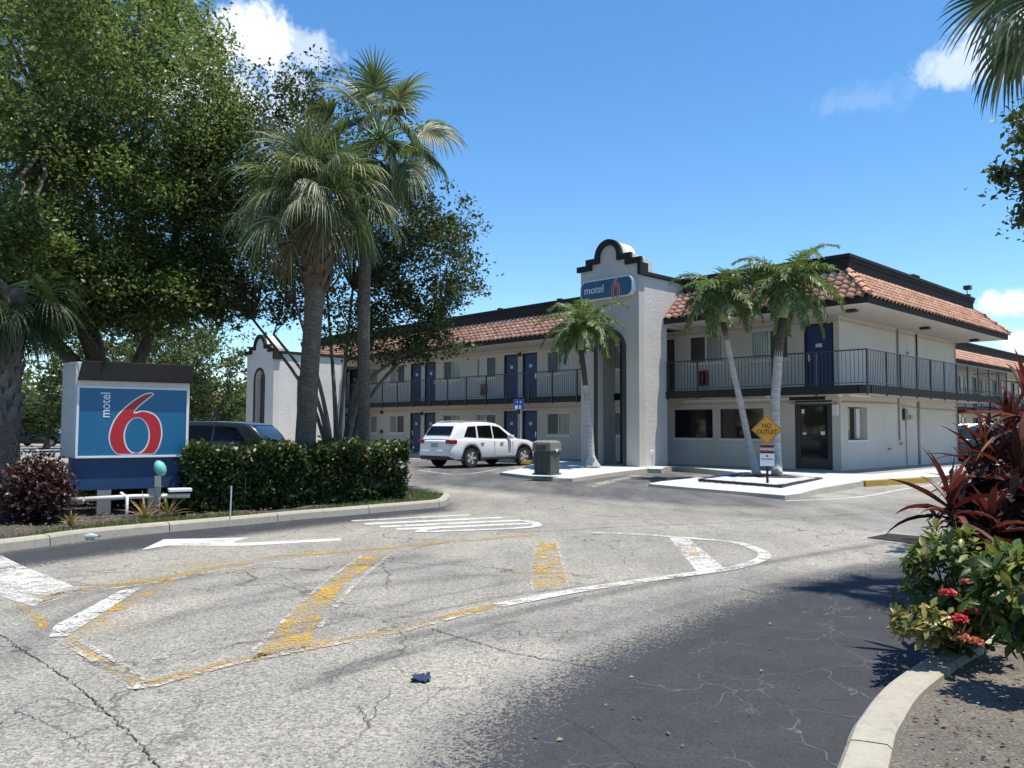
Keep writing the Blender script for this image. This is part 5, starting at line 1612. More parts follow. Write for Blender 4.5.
SUV = dict(L=4.82, W=1.94, r=.375, wheels=(.98, 3.88), sill=.33,
           belt=[(0, .98), (.06, 1.06), (1.2, 1.10), (3.0, 1.05), (3.5, 1.09), (4.2, 1.02), (4.6, .93), (4.78, .80), (4.82, .68)],
           roof=[(.06, 1.06), (.28, 1.35), (.42, 1.60), (.62, 1.67), (1.3, 1.71), (2.0, 1.72), (2.5, 1.68), (2.75, 1.60), (3.5, 1.09)],
           windows=[[(.68, 1.16), (1.32, 1.12), (1.36, 1.56), (.95, 1.54)], [(1.42, 1.13), (2.18, 1.10), (2.18, 1.59), (1.44, 1.57)], [(2.25, 1.10), (3.22, 1.09), (3.12, 1.18), (2.62, 1.53), (2.25, 1.58)]],
           screens={'rear_window': (.17, 1.22, .40, 1.54), 'windscreen': (3.44, 1.12, 2.76, 1.58)}, handles=(1.55, 2.6), joints=(2.2, 3.22), mirror=3.05, tail=.90, head=.78)
VAN = dict(L=5.05, W=1.98, r=.34, wheels=(.95, 3.95), sill=.28,
           belt=[(0, .95), (.06, 1.02), (1.5, 1.06), (3.6, 1.02), (4.2, .98), (4.75, .85), (5.0, .70), (5.05, .6)],
           roof=[(.04, 1.0), (.25, 1.35), (.5, 1.56), (.8, 1.62), (1.6, 1.655), (2.6, 1.65), (3.0, 1.61), (3.3, 1.5), (4.2, .98)],
           windows=[[(.62, 1.10), (1.6, 1.09), (1.6, 1.52), (.95, 1.48)], [(1.68, 1.09), (2.6, 1.07), (2.6, 1.53), (1.68, 1.53)], [(2.68, 1.07), (3.8, 1.04), (3.6, 1.16), (3.15, 1.45), (2.68, 1.52)]],
           screens={'rear_window': (.12, 1.10, .5, 1.54), 'windscreen': (4.1, 1.04, 3.3, 1.53)}, handles=(2.3, 2.9), joints=(2.64, 3.7), mirror=3.6, tail=.95, head=.68)
SED = dict(L=4.7, W=1.8, r=.32, wheels=(.95, 3.7), sill=.24,
           belt=[(0, .80), (.1, .95), (.8, 1.0), (2.0, .95), (3.3, .92), (4.1, .80), (4.55, .66), (4.7, .5)],
           roof=[(.5, .98), (1.2, 1.34), (1.7, 1.43), (2.3, 1.43), (2.7, 1.36), (3.5, .92)],
           windows=[[(1.0, 1.02), (1.95, 1.0), (1.95, 1.34), (1.4, 1.31)], [(2.03, 1.0), (3.1, .97), (2.6, 1.29), (2.03, 1.34)]],
           screens={'rear_window': (.62, 1.0, 1.25, 1.33), 'windscreen': (3.4, .96, 2.72, 1.33)}, handles=(1.3, 2.3), joints=(1.98, 3.1), mirror=2.9, tail=.70, head=.58)

def car_at(px_r, Y_r, heading, S): pass
# white SUV: wheels on the ground at the seen points, nose to the building
hd = math.atan2(2.30, 2.16)
rw = G(469.5, 468.0); c, s_ = math.cos(hd), math.sin(hd)
# the seen wheels are on its right side: local y = -W/2
off = Vector((.98 * c + (.85) * s_, .98 * s_ - (.85) * c, 0))
vehicle('parked_suv', 'white SUV parked nose to the motel beside the litter bin', Vector((rw.x, rw.y, 0)) - off, hd, SUV, car_paint('white_car_paint', (.72, .73, .74)), 'SUV')
pz = A(292, 440, 25.0)
vehicle('parked_van', 'dark grey van with black windows parked behind the hedge and the big blue sign', (pz.x - .2, 24.2, 0), R(172), VAN, car_paint('dark_grey_paint', (.022, .03, .038), .3, .4), 'van', False, False)
pz = A(1010, 430, 37)
vehicle('parked_suv', 'dark SUV parked beyond the right end of the nearer motel block, behind red leaves', (pz.x - 2.6, 37.5, 0), R(-3), dict(SUV), car_paint('black_car_paint', (.03, .033, .037), .25, .4), 'SUV', True, True)
pz = A(36, 440, 60)
vehicle('parked_sedan', 'black sedan far left parked under the round tree', (pz.x + 2.6, 60, 0), R(180), SED, car_paint('black_sedan_paint', (.012, .013, .016), .25, .3), 'car', False, False)
pz = A(10, 440, 68)
vehicle('parked_suv', 'tan SUV far left behind the black sedan', (pz.x + 1.0, 69, 0), R(0), SUV, car_paint('tan_car_paint', (.25, .22, .17), .3, .3), 'SUV', True, True)

# carport beyond the court
cp = A(995, 408, 41)
root = empty('carport', (cp.x, cp.y, 0), R(-4), 'low flat dark canopy on thin posts beyond the motel end at right', 'canopy')
m = MB(); m.box(-1.4, 7, -1, 5, 2.42, 2.62); m.build('canopy_roof', M['trimdark'], root)
m = MB(); m.box(-1.45, 7.05, -1.06, -1.003, 2.38, 2.66); m.build('canopy_edge', mat_plain('navy_edge', (.02, .035, .08), .5), root)
for x in (-1.2, 1.0, 3.4, 6.5):
    m = MB(); m.box(x - .06, x + .06, -.9, -.78, 0, 2.42); m.build('post', M['alum'], root)

# ------------------------------------------------------------------ vegetation
def leaves_mesh(name, P, mat, size, parent=None, up=.35, asp=.5, seed=0, jitter=.35):
    """one kite shaped leaf per point, folded along its midrib"""
    rs = np.random.RandomState(seed); n = len(P)
    nrm = rs.normal(size=(n, 3)); nrm[:, 2] = np.abs(nrm[:, 2]) + up; nrm /= np.linalg.norm(nrm, axis=1)[:, None]
    a = np.cross(nrm, rs.normal(size=(n, 3))); a /= np.linalg.norm(a, axis=1)[:, None]
    b = np.cross(nrm, a)
    s = size * (1 + rs.uniform(-jitter, jitter * 1.5, n))[:, None]
    w = s * asp
    V = np.stack([P - a * s * .5, P + b * w * .5 + nrm * s * .08 - a * s * .05, P + a * s * .5 - nrm * s * .1, P - b * w * .5 + nrm * s * .08 - a * s * .05], 1).reshape(-1, 3)
    F = np.arange(4 * n).reshape(n, 4)
    return np_mesh(name, V, F, mat, parent)

def clumpy(rs, centre, rad, n_cl, cl_r, per, shell=.55, flat=.7, noise=.25):
    """leaf positions gathered in clumps through an ellipsoid, mostly near its surface"""
    d = rs.normal(size=(n_cl, 3)); d /= np.linalg.norm(d, axis=1)[:, None]
    r = shell + (1 - shell) * rs.uniform(0, 1, n_cl) ** .6
    lump = 1 + noise * np.sin(d[:, 0] * 5 + centre[0]) * np.cos(d[:, 1] * 4 + centre[1]) + noise * .6 * np.sin(d[:, 2] * 7 + d[:, 0] * 3)
    C = np.asarray(centre) + d * np.asarray(rad) * (r * lump)[:, None]
    k = rs.poisson(per, n_cl)
    cr = cl_r * rs.uniform(.6, 1.3, n_cl)
    idx = np.repeat(np.arange(n_cl), k)
    off = rs.normal(size=(len(idx), 3)) * np.array([.5, .5, .5 * flat])
    return C, C[idx] + off * cr[idx][:, None]

def limbs(m, base, tips, rs, r0=.2, r1=.02, seg=6, sag=.2):
    base = np.asarray(base, float)
    for t in tips:
        t = np.asarray(t, float); n = 5; pts = []
        for i in range(n + 1):
            f = i / n; p = base + (t - base) * f
            p = p + np.array([0, 0, 1]) * np.sin(f * math.pi) * sag * np.linalg.norm((t - base)[:2]) * .4 + rs.normal(size=3) * .04 * np.linalg.norm(t - base) * (f > 0) * (f < 1)
            pts.append(p)
        m.tube(pts, [r0 + (r1 - r0) * (i / n) ** .7 for i in range(n + 1)], seg)

def broadleaf(name, label, base, trunks, crowns, leafmat, size, bark, seed=1, cat='tree', group=None, up=.35, twigs=70, tw_r=.03, asp=.5):
    """trunks: list of (points, r0, r1); crowns: list of (centre, radii, n_clumps, clump_r, per)"""
    rs = np.random.RandomState(seed)
    root = empty(name, base, 0, label, cat, group)
    B = np.asarray(base, float)
    m = MB(); ends = []
    for pts, r0, r1 in trunks:
        Q = [np.asarray(p, float) - B for p in pts]
        Q = [np.array(v) for v in smoothline([Vector(q) for q in Q], 4)]
        k = len(Q); rr = [r0 + (r1 - r0) * i / (k - 1) for i in range(k)]
        rr[0] *= 1.35
        m.tube(Q, rr, 10); ends.append((Q[-1], r1)); ends.append((Q[int(k * .7)], r1 * 1.2))
    allC = []; P = []
    for c, rad, ncl, clr, per in crowns:
        C, L = clumpy(rs, np.asarray(c) - B, rad, ncl, clr, per); allC.append(C); P.append(L)
    allC = np.concatenate(allC); P = np.concatenate(P)
    sel = allC[rs.permutation(len(allC))[:twigs]]
    for t in sel:
        e, r = min(ends, key=lambda q: np.linalg.norm(q[0] - t))
        limbs(m, e, [t], rs, min(r * .8, tw_r * 2.2), tw_r * .25, 5, .15)
    m.build('trunk', bark, root, smooth=True)
    leaves_mesh('crown', P, leafmat, size, root, up, asp, seed)
    return root

# ---- palms
def strap(V, F, base, d, up, L, w, droop, seg=5, fold=.25, tip=.15, grav=True, wmax=.35):
    """a long leaf blade: three vertices across, bending down towards the tip"""
    b0 = len(V); p = Vector(base); d = Vector(d).normalized(); up = Vector(up)
    for i in range(seg + 1):
        f = i / seg
        side = d.cross(up)
        if side.length < 1e-3: side = d.orthogonal()
        side.normalize(); n = side.cross(d).normalized()
        if f < wmax: ww = w * (.45 + .55 * f / wmax)
        else: ww = w * (1 - (1 - tip * 0) * ((f - wmax) / (1 - wmax)) ** 1.6)
        ww = max(ww, w * .04)
        V.append(p + side * ww * .5 + n * ww * fold); V.append(Vector(p)); V.append(p - side * ww * .5 + n * ww * fold)
        d = (d + Vector((0, 0, -1)) * droop / seg * (.4 + f * 1.4)).normalized()
        p = p + d * (L / seg)
    for i in range(seg):
        a = b0 + 3 * i
        F.append((a, a + 1, a + 4, a + 3)); F.append((a + 1, a + 2, a + 5, a + 4))

def fan_crown(centre, n, seed, pet=(.5, .95), blade=.95, spread=100, lean=Vector((0, 0, 0)), elev=(-55, 75), nb=26, bw=.045, droopk=1.0):
    r = random.Random(seed); V = []; F = []; PV = MB()
    c = Vector(centre)
    for i in range(n):
        az = i * 2.399963 + r.uniform(-.25, .25)
        f = (i + .5) / n
        el = R(elev[1] + (elev[0] - elev[1]) * f + r.uniform(-8, 8))
        d = Vector((math.cos(az) * math.cos(el), math.sin(az) * math.cos(el), math.sin(el)))
        L = r.uniform(*pet) * (0.75 + .4 * math.cos(el)); pts = [c]
        p = Vector(c); dd = Vector(d)
        for k in range(5):
            p = p + dd * L / 5; dd = (dd + Vector((0, 0, -.10))).normalized(); pts.append(Vector(p))
        PV.tube(pts, [.03, .022, .018, .015, .012, .01], 4)
        side = dd.cross(Vector((0, 0, 1))).normalized()
        nrm = side.cross(dd).normalized()
        roll = r.uniform(-.95, .95); dk = r.uniform(.45, 1.5)
        nrm2 = nrm * math.cos(roll) + side * math.sin(roll); side2 = dd.cross(nrm2).normalized()
        Lb = blade * r.uniform(.85, 1.12)
        sp = spread * r.uniform(.85, 1.1)
        old = f > .8
        for k in range(nb):
            t = (k + .5) / nb * 2 - 1
            a = R(sp * t) + r.uniform(-.02, .02)
            bd = dd * math.cos(a) + side2 * math.sin(a) + nrm2 * (.28 * abs(t) - .05)
            bb = p + dd * (.02 + .28 * (1 - abs(t)) ** 1.2) * Lb
            ln = Lb * (1 - .32 * abs(t) ** 1.5) * r.uniform(.9, 1.08)
            strap(V, F, bb - dd * .02, bd, nrm2, ln, bw, (1.0 + .8 * f) * droopk * dk * r.uniform(.7, 1.3), 6, .3, wmax=.28)
    return V, F, PV

def sabal(name, label, base, path, rads, cr, n, seed, *args, leaf='leaf_sabal', **kw):
    return _sabal(leaf, name, label, base, path, rads, cr, n, seed, *args, **kw)
def _sabal(leaf, name, label, base, path, rads, cr, n, seed, blade=.95, boots=None, pet=(.5, .95), elev=(-55, 75), nb=26, bw=.045, group='fan palms', droopk=1.0):
    root = empty(name, base, 0, label, 'palm tree', group)
    B = Vector(base); m = MB()
    Q = [Vector(p) - B for p in path]
    SQ = smoothline(Q, 6); k = len(SQ); rr = list(np.interp(np.linspace(0, 1, k), np.linspace(0, 1, len(rads)), rads))
    m.tube(SQ, rr, 14); tr = m.build('trunk', M['sabaltrunk'], root, smooth=True)
    if boots:
        z0, z1, rb, gap = boots; r = random.Random(seed); m = MB()
        z = z0; i = 0
        while z < z1:
            f = (z - Q[0].z) / (Q[-1].z - Q[0].z)
            idx = min(max(int(f * (k - 1)), 0), k - 2)
            c = SQ[idx].lerp(SQ[idx + 1], min(max(f * (k - 1) - idx, 0), 1))
            a = i * 2.4; d = Vector((math.cos(a), math.sin(a), 0)); s_ = Vector((-math.sin(a), math.cos(a), 0))
            q = c + d * rb * .72; L = r.uniform(.17, .30); w = r.uniform(.07, .11)
            o = q + d * rb * r.uniform(.30, .55) + Vector((0, 0, L))
            t_ = Vector((0, 0, .02)) + d * .035
            m.add([q - s_ * w, q + s_ * w, o + s_ * w * .55, o - s_ * w * .55, q - s_ * w + t_ - Vector((0, 0, .05)), q + s_ * w + t_ - Vector((0, 0, .05)), o + s_ * w * .5 + t_ * .6, o - s_ * w * .5 + t_ * .6],
                  [(0, 3, 2, 1), (4, 5, 6, 7), (0, 1, 5, 4), (1, 2, 6, 5), (2, 3, 7, 6), (3, 0, 4, 7)])
            z += gap; i += 1
        m.build('leaf_bases', M['boot'] if seed != 15 else M['boot_grey'], tr)
    V, F, PV = fan_crown(Vector(cr) - B, n, seed, pet, blade, elev=elev, nb=nb, bw=bw, droopk=droopk)
    o = np_mesh('crown', np.array(V), np.array(F), M[leaf], root)
    PV.build('leaf_stalks', M['crownshaft'], o, smooth=True)
    return root

def feather_crown(centre, n, seed, L=1.7, elev=(-28, 62), ll=.46, nl=64, w=.040):
    r = random.Random(seed); V = []; F = []; PV = MB(); c = Vector(centre)
    for i in range(n):
        az = i * 2.399963 + r.uniform(-.2, .2); f = (i + .5) / n
        el = R(elev[1] + (elev[0] - elev[1]) * f ** .8 + r.uniform(-6, 6))
        d = Vector((math.cos(az) * math.cos(el), math.sin(az) * math.cos(el), math.sin(el)))
        LL = L * r.uniform(.85, 1.1); K = 12; p = Vector(c); pts = [Vector(p)]; ds = [d]
        dd = Vector(d)
        for k in range(K):
            dd = (dd + Vector((0, 0, -1)) * (.05 + .19 * (k / K) + .05 * f)).normalized()
            p = p + dd * LL / K; pts.append(Vector(p)); ds.append(Vector(dd))
        PV.tube(pts, [.02 * (1 - .85 * j / K) for j in range(K + 1)], 4)
        for k in range(nl):
            g = .12 + .86 * k / nl; x = g * K; j = min(int(x), K - 1); q = pts[j].lerp(pts[j + 1], x - j); dd = ds[j]
            side = dd.cross(Vector((0, 0, 1)))
            if side.length < .05: side = Vector((math.sin(az), -math.cos(az), 0))
            side.normalize(); up = side.cross(dd).normalized()
            ln = ll * (math.sin(min(1, g * 1.15 + .12) * math.pi) * .75 + .3) * r.uniform(.85, 1.1)
            for sg in (1, -1):
                bd = side * sg * .8 + dd * .55 + up * r.uniform(-.25, .5)
                strap(V, F, q, bd, up, ln, w, r.uniform(.5, 1.9), 4, .2, wmax=.35)
    return V, F, PV

def feather_palm(label, base, path, rads, dark, shaft, cr, n, seed, L, group='slender palms by the motel'):
    root = empty('palm_tree', base, 0, label, 'palm tree', group); B = Vector(base)
    Q = smoothline([Vector(p) - B for p in path], 6); k = len(Q); rr = list(np.interp(np.linspace(0, 1, k), np.linspace(0, 1, len(rads)), rads))
    m = MB(); m.tube(Q, rr, 12); tr = m.build('trunk', M['palmtrunk'], root, smooth=True)
    i0 = int(k * dark); m = MB(); m.tube(Q[i0:], [x * (1.0 + .04 * min(1, j / 3)) for j, x in enumerate(rr[i0:])], 12); m.build('dark_sheath', M['palmtrunk_dark'], tr, smooth=True)
    c = Vector(cr) - B; e = Q[-1]
    m = MB(); m.tube([e, e.lerp(c, .35), e.lerp(c, .8), c], [rr[-1] * 1.2, rr[-1] * 1.35, rr[-1] * .9, rr[-1] * .5], 10); m.build('crownshaft', M['crownshaft'], root, smooth=True)
    V, F, PV = feather_crown(c, n, seed, L)
    o = np_mesh('crown', np.array(V), np.array(F), M['leaf_feather'], root)
    PV.build('leaf_stalks', M['crownshaft'], o, smooth=True)
    return root

def plant_palms():
    b = G(757, 475, FL); b = Vector((b.x, b.y, FL))
    P = [b] + [A(x, y, Y) for x, y, Y in [(750, 448, 23.75), (741, 405, 23.6), (733, 370, 23.5), (727, 340, 23.4), (723, 322, 23.4)]]
    feather_palm('slender leaning palm, left of the pair behind the yellow diamond sign', b, P, [.14, .10, .09, .085, .08, .08], .80, 0, A(721, 290, 23.3), 21, 22, 1.75)
    b = G(777, 475.5, FL); b = Vector((b.x, b.y, FL))
    P = [b] + [A(x, y, Y) for x, y, Y in [(776, 450, 23.5), (775, 410, 23.3), (777, 375, 23.2), (780, 340, 23.1), (783, 318, 23.0)]]
    feather_palm('upright palm with pale trunk, right of the pair behind the yellow diamond sign', b, P, [.17, .14, .135, .13, .12, .11], .70, 0, A(786, 280, 22.9), 25, 35, 2.0)
    b = G(592, 467, FL); b = Vector((b.x, b.y, FL))
    P = [b] + [A(x, y, b.y) for x, y in [(591, 455), (590, 430), (587, 400), (584, 372), (581, 350)]]
    feather_palm('palm with a flared foot in front of the arched entrance tower', b, P, [.33, .13, .105, .10, .09, .09], .70, 0, A(583, 323, b.y - .1), 22, 52, 1.95)
    # fan palms of the left island
    Y = 15.0; b = A(306, 440, Y); b = Vector((b.x - .02, Y, .08))
    P = [b] + [A(x, y, Y) for x, y in [(305.5, 440), (309, 380), (313, 320), (316, 280), (318, 238)]]
    sabal('fan_palm', 'thick trunked fan palm with rough brown leaf bases, nearer of the two behind the hedge', b, P, [.22, .19, .175, .17, .21, .24], A(318, 202, Y), 60, 5, 1.0, (3.75, 5.05, .25, .018), (.45, 1.0), elev=(-24, 86), nb=32, bw=.032, droopk=1.35)
    Y = 16.2; b = A(364, 440, Y); b = Vector((b.x, Y, .08))
    P = [b] + [A(x, y, Y) for x, y in [(364, 440), (363.5, 380), (364, 300), (366, 220), (372, 160)]]
    sabal('fan_palm', 'taller slim trunked fan palm rising behind the nearer one over the hedge', b, P, [.15, .13, .125, .13, .135, .14], A(380, 140, Y), 34, 8, .86, None, (.55, 1.15), nb=36, elev=(-62, 80), bw=.04, droopk=.9)
    Y = 12.3; b = A(6, 470, Y); b = Vector((b.x, Y, .08))
    P = [b] + [A(x, y, Y) for x, y in [(5, 440), (3, 400), (4, 350), (8, 315), (10, 290)]]
    sabal('fan_palm', 'fan palm with cross hatched leaf bases at the far left edge beside the maroon bush', b, P, [.22, .20, .2, .22, .24, .24], A(6, 290, Y), 30, 15, .75, (.9, 3.15, .22, .02), (.3, .6), elev=(-60, 40), leaf='leaf_dark', bw=.032)  # darker leaf colour paints the big tree's shade into this crown
    # palm whose leaves hang in from the right, above
    Y = 7.0; c = A(1062, -24, Y); b = Vector((c.x + .25, Y + .1, .08))
    sabal('fan_palm', 'fan palm standing outside the right edge, its leaf tips hanging into the top right corner', b, [b, Vector((c.x + .3, Y + .1, 2)), Vector((c.x + .2, Y, 3.8)), c - Vector((0, 0, .25))], [.22, .18, .17, .2], c, 19, 29, .68, None, (.3, .5), nb=28, bw=.033, elev=(-60, 70))
plant_palms()

def plant_trees():
    # big light green tree behind the sign, its crown filling the upper left
    Y = 19.0; b = Vector((A(110, 440, Y).x, Y, .08))
    tr = [([b, b + Vector((-.3, .3, 2)), b + Vector((-.9, .2, 4.6)), b + Vector((-1.8, 0, 7.5))], .30, .12), ([b + Vector((-.2, .2, 1.6)), b + Vector((.6, .4, 3.4)), b + Vector((1.3, .5, 6.5))], .2, .09),
          ([b + Vector((-.3, .2, 2.2)), b + Vector((-2.2, -.6, 4.6)), b + Vector((-4, -1, 7))], .18, .08), ([b + Vector((-.5, .2, 3)), b + Vector((-.6, -1.8, 5.5)), b + Vector((-.7, -2.2, 8.5))], .16, .08)]
    def c(px, py, Y_): return tuple(A(px, py, Y_))
    cr = [(c(40, 60, 27), (4.4, 3.6, 3.2), 330, .62, 142), (c(150, 110, 18.5), (2.5, 2.6, 2.4), 190, .5, 127), (c(60, 200, 18.5), (4.2, 3.4, 2.3), 330, .6, 127), (c(-60, 140, 25), (3.2, 3.2, 4.2), 130, .8, 120),
          (c(170, 200, 19.5), (1.9, 2.2, 1.9), 130, .5, 112), (c(110, 275, 30), (2.6, 2.2, 1.1), 130, .5, 105), (c(20, 262, 17.5), (1.7, 2, 1.0), 70, .5, 120), (c(120, 10, 18.5), (2.2, 2.2, 2.1), 120, .5, 127), (c(205, 130, 28), (1.1, 1.4, 1.7), 60, .42, 90), (c(0, 235, 14.8), (.9, 1.2, .7), 45, .4, 105), ((-8.2, 12.8, 8.6), (2.4, 2.2, 1.7), 170, .55, 110), (c(75, 285, 17.2), (1.5, 1.2, .9), 110, .42, 90), (c(140, 300, 18), (1.6, 1.2, .75), 110, .4, 90), (c(195, 285, 19), (1.2, 1.2, 1.0), 80, .4, 80), (c(15, 300, 17), (1.2, 1.2, .9), 80, .42, 90), (c(60, 330, 18.5), (.8, .8, .4), 30, .35, 80)]  # forward left clumps are added over the fan palm to shade its crown
    broadleaf('broadleaf_tree', 'very large light green tree whose crown fills the upper left above the sign', b, tr, cr, M['leaf_oak'], .10, M['bark'], 3, twigs=150, tw_r=.05)
    # multi-stemmed dark glossy tree behind the two palms
    Y = 18.6; b = Vector((A(338, 440, Y).x, Y, .08))
    tips = [(-1.6, .2, 3.6), (-.9, -.5, 4.2), (-.4, .4, 4.6), (.35, -.3, 4.6), (.9, .3, 3.9), (1.5, -.1, 3.1), (-2.2, .5, 4.0), (2.1, .3, 3.6)]
    tr = []
    for i, t in enumerate(tips):
        t = Vector(t); tr.append(([b + Vector((t.x * .10, t.y * .1, 0)), b + Vector((t.x * .16, t.y * .3, 1.1)), b + Vector((t.x * .42, t.y * .6, 2.4)), b + t], .06 + .012 * (i % 3), .028))
    cr = [(c(330, 215, Y), (2.6, 2.2, 2.2), 290, .38, 58), (c(240, 235, Y), (1.6, 1.6, 1.9), 150, .36, 58), (c(425, 265, Y), (1.3, 1.6, 1.3), 180, .32, 46), (c(270, 120, Y + .6), (1.6, 1.5, 1.35), 120, .34, 50),
          (c(385, 330, Y), (1.5, 1.4, .8), 120, .32, 44), (c(245, 300, Y), (1.7, 1.3, .55), 80, .32, 36), (c(455, 225, Y), (.55, .7, .75), 24, .26, 30), (c(340, 95, Y + .5), (1.2, 1.2, .5), 26, .3, 30), (c(430, 345, Y), (.9, .8, .4), 26, .28, 34)]
    broadleaf('broadleaf_tree', 'dark glossy multi stemmed tree with an open crown behind the two fan palms', b, tr, cr, M['leaf_dark'], .09, M['bark_pale'], 5, twigs=220, tw_r=.022, asp=.55)
    # trees beyond the parking
    far = [(47, 408, 52, 2.5, 2.2, 'round pale green tree over the black sedan', 1.0, 442), (88, 380, 48, 2.6, 3.2, 'far tree directly behind the left half of the big sign', 1, 440), (135, 372, 55, 4.0, 4.2, 'far bushy tree rising behind the middle of the big sign', 1, 440),
           (178, 352, 46, 2.8, 3.4, 'far airy tree right above the big sign', .8, 440), (212, 378, 50, 2.7, 3.9, 'far tree standing between the big sign and the small white tower', .9, 442), (232, 412, 56, 2.2, 2.4, 'low far tree left against the small white tower', 1, 442), (-20, 380, 56, 4.5, 4.2, 'far tree partly outside the left edge', 1, 440), (22, 420, 75, 4, 2.6, 'low far tree behind the parked cars at far left', 1, 440)]
    for i, (px, py, Yf, rx, rz, lab, dens, _) in enumerate(far):
        p = A(px, py, Yf); b = Vector((p.x, Yf, 0))
        ztop = p.z; rz = min(rz, ztop - 1.0)
        tr = [([b, b + Vector((.1, 0, ztop * .4)), b + Vector((-.2, .1, ztop * .8))], .2, .1), ([b + Vector((0, 0, ztop * .3)), b + Vector((rx * .4, .2, ztop * .9))], .12, .06)]
        cr = [((p.x, Yf, ztop), (rx, rx, rz), int(150 * dens), .62, 34), ((p.x - rx * .4, Yf - .6, ztop - rz * .3), (rx * .7, rx * .7, rz * .6), int(50 * dens), .5, 30)]
        broadleaf('far_tree', lab, b, tr, cr, M['leaf_bg'], .24, M['bark'], 20 + i, group='far trees beyond the parking', twigs=26, tw_r=.06)
    # broadleaf branches entering at the right edge
    Y = 9.5; b = Vector((A(1150, 440, Y).x, Y, .08))
    tr = [([b, b + Vector((-.1, 0, 1.6)), b + Vector((-.5, 0, 3.2)), b + Vector((-.8, .1, 4.2))], .12, .05), ([b + Vector((0, 0, 1.5)), b + Vector((.4, .2, 3.5))], .09, .04)]
    cr = [(c(1075, 150, Y), (.78, .8, 1.0), 60, .22, 36), (c(1030, 125, Y), (.28, .4, .28), 14, .14, 24), (c(1022, 172, Y), (.30, .3, .06), 7, .1, 22), (c(1030, 210, Y), (.18, .3, .2), 8, .12, 20)]
    broadleaf('broadleaf_tree', 'broadleaf tree outside the right edge whose sparse branches reach into the sky', b, tr, cr, M['leaf_dark'], .085, M['bark'], 9, twigs=60, tw_r=.02)
plant_trees()

def small_house():
    a = A(170, 440, 66); root = empty('distant_house', (a.x, 66, 0), R(8), 'small pale distant house with a reddish roof behind the far trees', 'house')
    m = MB(); m.box(0, 11, 0, 8, 0, 2.7); m.build('wall', M['sill'], root)
    m = MB(); m.add([(-.5, -.5, 2.7), (11.5, -.5, 2.7), (11.5, 8.5, 2.7), (-.5, 8.5, 2.7), (3, 4, 4.6), (8, 4, 4.6)], [(0, 1, 5, 4), (1, 2, 5), (2, 3, 4, 5), (3, 0, 4), (0, 3, 2, 1)]); m.build('roof', M['tile'], root)
    for x in (1.5, 5, 8.5):
        m = MB(); m.box(x, x + 1.2, -.03, .0, 1.0, 2.1); m.build('window', M['glass'], root)
small_house()
flat('far_pavement', M['pad'], [[(-46, 47), (-13, 49.5), (-13, 54), (-46, 51)]], .01, px=False)
rs = np.random.RandomState(77)
P = []
line = [(-150 + i * 2.6, 105 + 12 * math.sin(i * 1.7)) for i in range(60)] + [(-75 + 8 * math.sin(i * 1.3), -50 + i * 3.2) for i in range(46)] + [(-75 + i * 3.4, -52 + 5 * math.sin(i * 1.9)) for i in range(44)]
for i, (x, y) in enumerate(line):
    _, L = clumpy(rs, (x, y, 3.6), (4, 4, 3.6 + 1.8 * math.sin(i * 2.3)), 30, 1.0, 20); P.append(L)
tag(leaves_mesh('distant_treeline', np.concatenate(P), M['leaf_bg'], .6, None, seed=4), 'distant belt of trees closing the view beyond the parking', 'tree belt', kind='stuff')

# ---- hedge, bushes, grass
def box_leaves(rs, L, W, H, n, round_=.12, inner=.3):
    """points through the skin of a clipped block L x W x H"""
    q = rs.uniform(0, 1, (n, 3)); f = rs.randint(0, 12, n)
    P = np.empty((n, 3)); P[:, 0] = q[:, 0] * L; P[:, 1] = q[:, 1] * W; P[:, 2] = q[:, 2] * H
    t = np.abs(rs.normal(size=n)) * inner * .35
    m = f < 4; P[m, 1] = t[m]
    m = (f >= 4) & (f < 8); P[m, 2] = H - t[m]
    m = f == 8; P[m, 0] = t[m]
    m = f == 9; P[m, 0] = L - t[m]
    m = f == 10; P[m, 1] = W - t[m]
    lump = .05 * np.sin(P[:, 0] * 5.1) + .045 * np.sin(P[:, 0] * 11.3 + P[:, 1] * 7) + .03 * np.sin(P[:, 2] * 9 + P[:, 0] * 4)
    P[:, 1] += np.where(P[:, 1] < W * .4, -lump, 0); P[:, 2] += np.where(P[:, 2] > H * .6, lump, 0)
    P[:, 1] += np.where(P[:, 1] < W * .4, .20 * (1 - P[:, 2] / H), 0)
    P += rs.normal(size=(n, 3)) * .04
    P[:, 2] = np.clip(P[:, 2], .03, None)
    return P
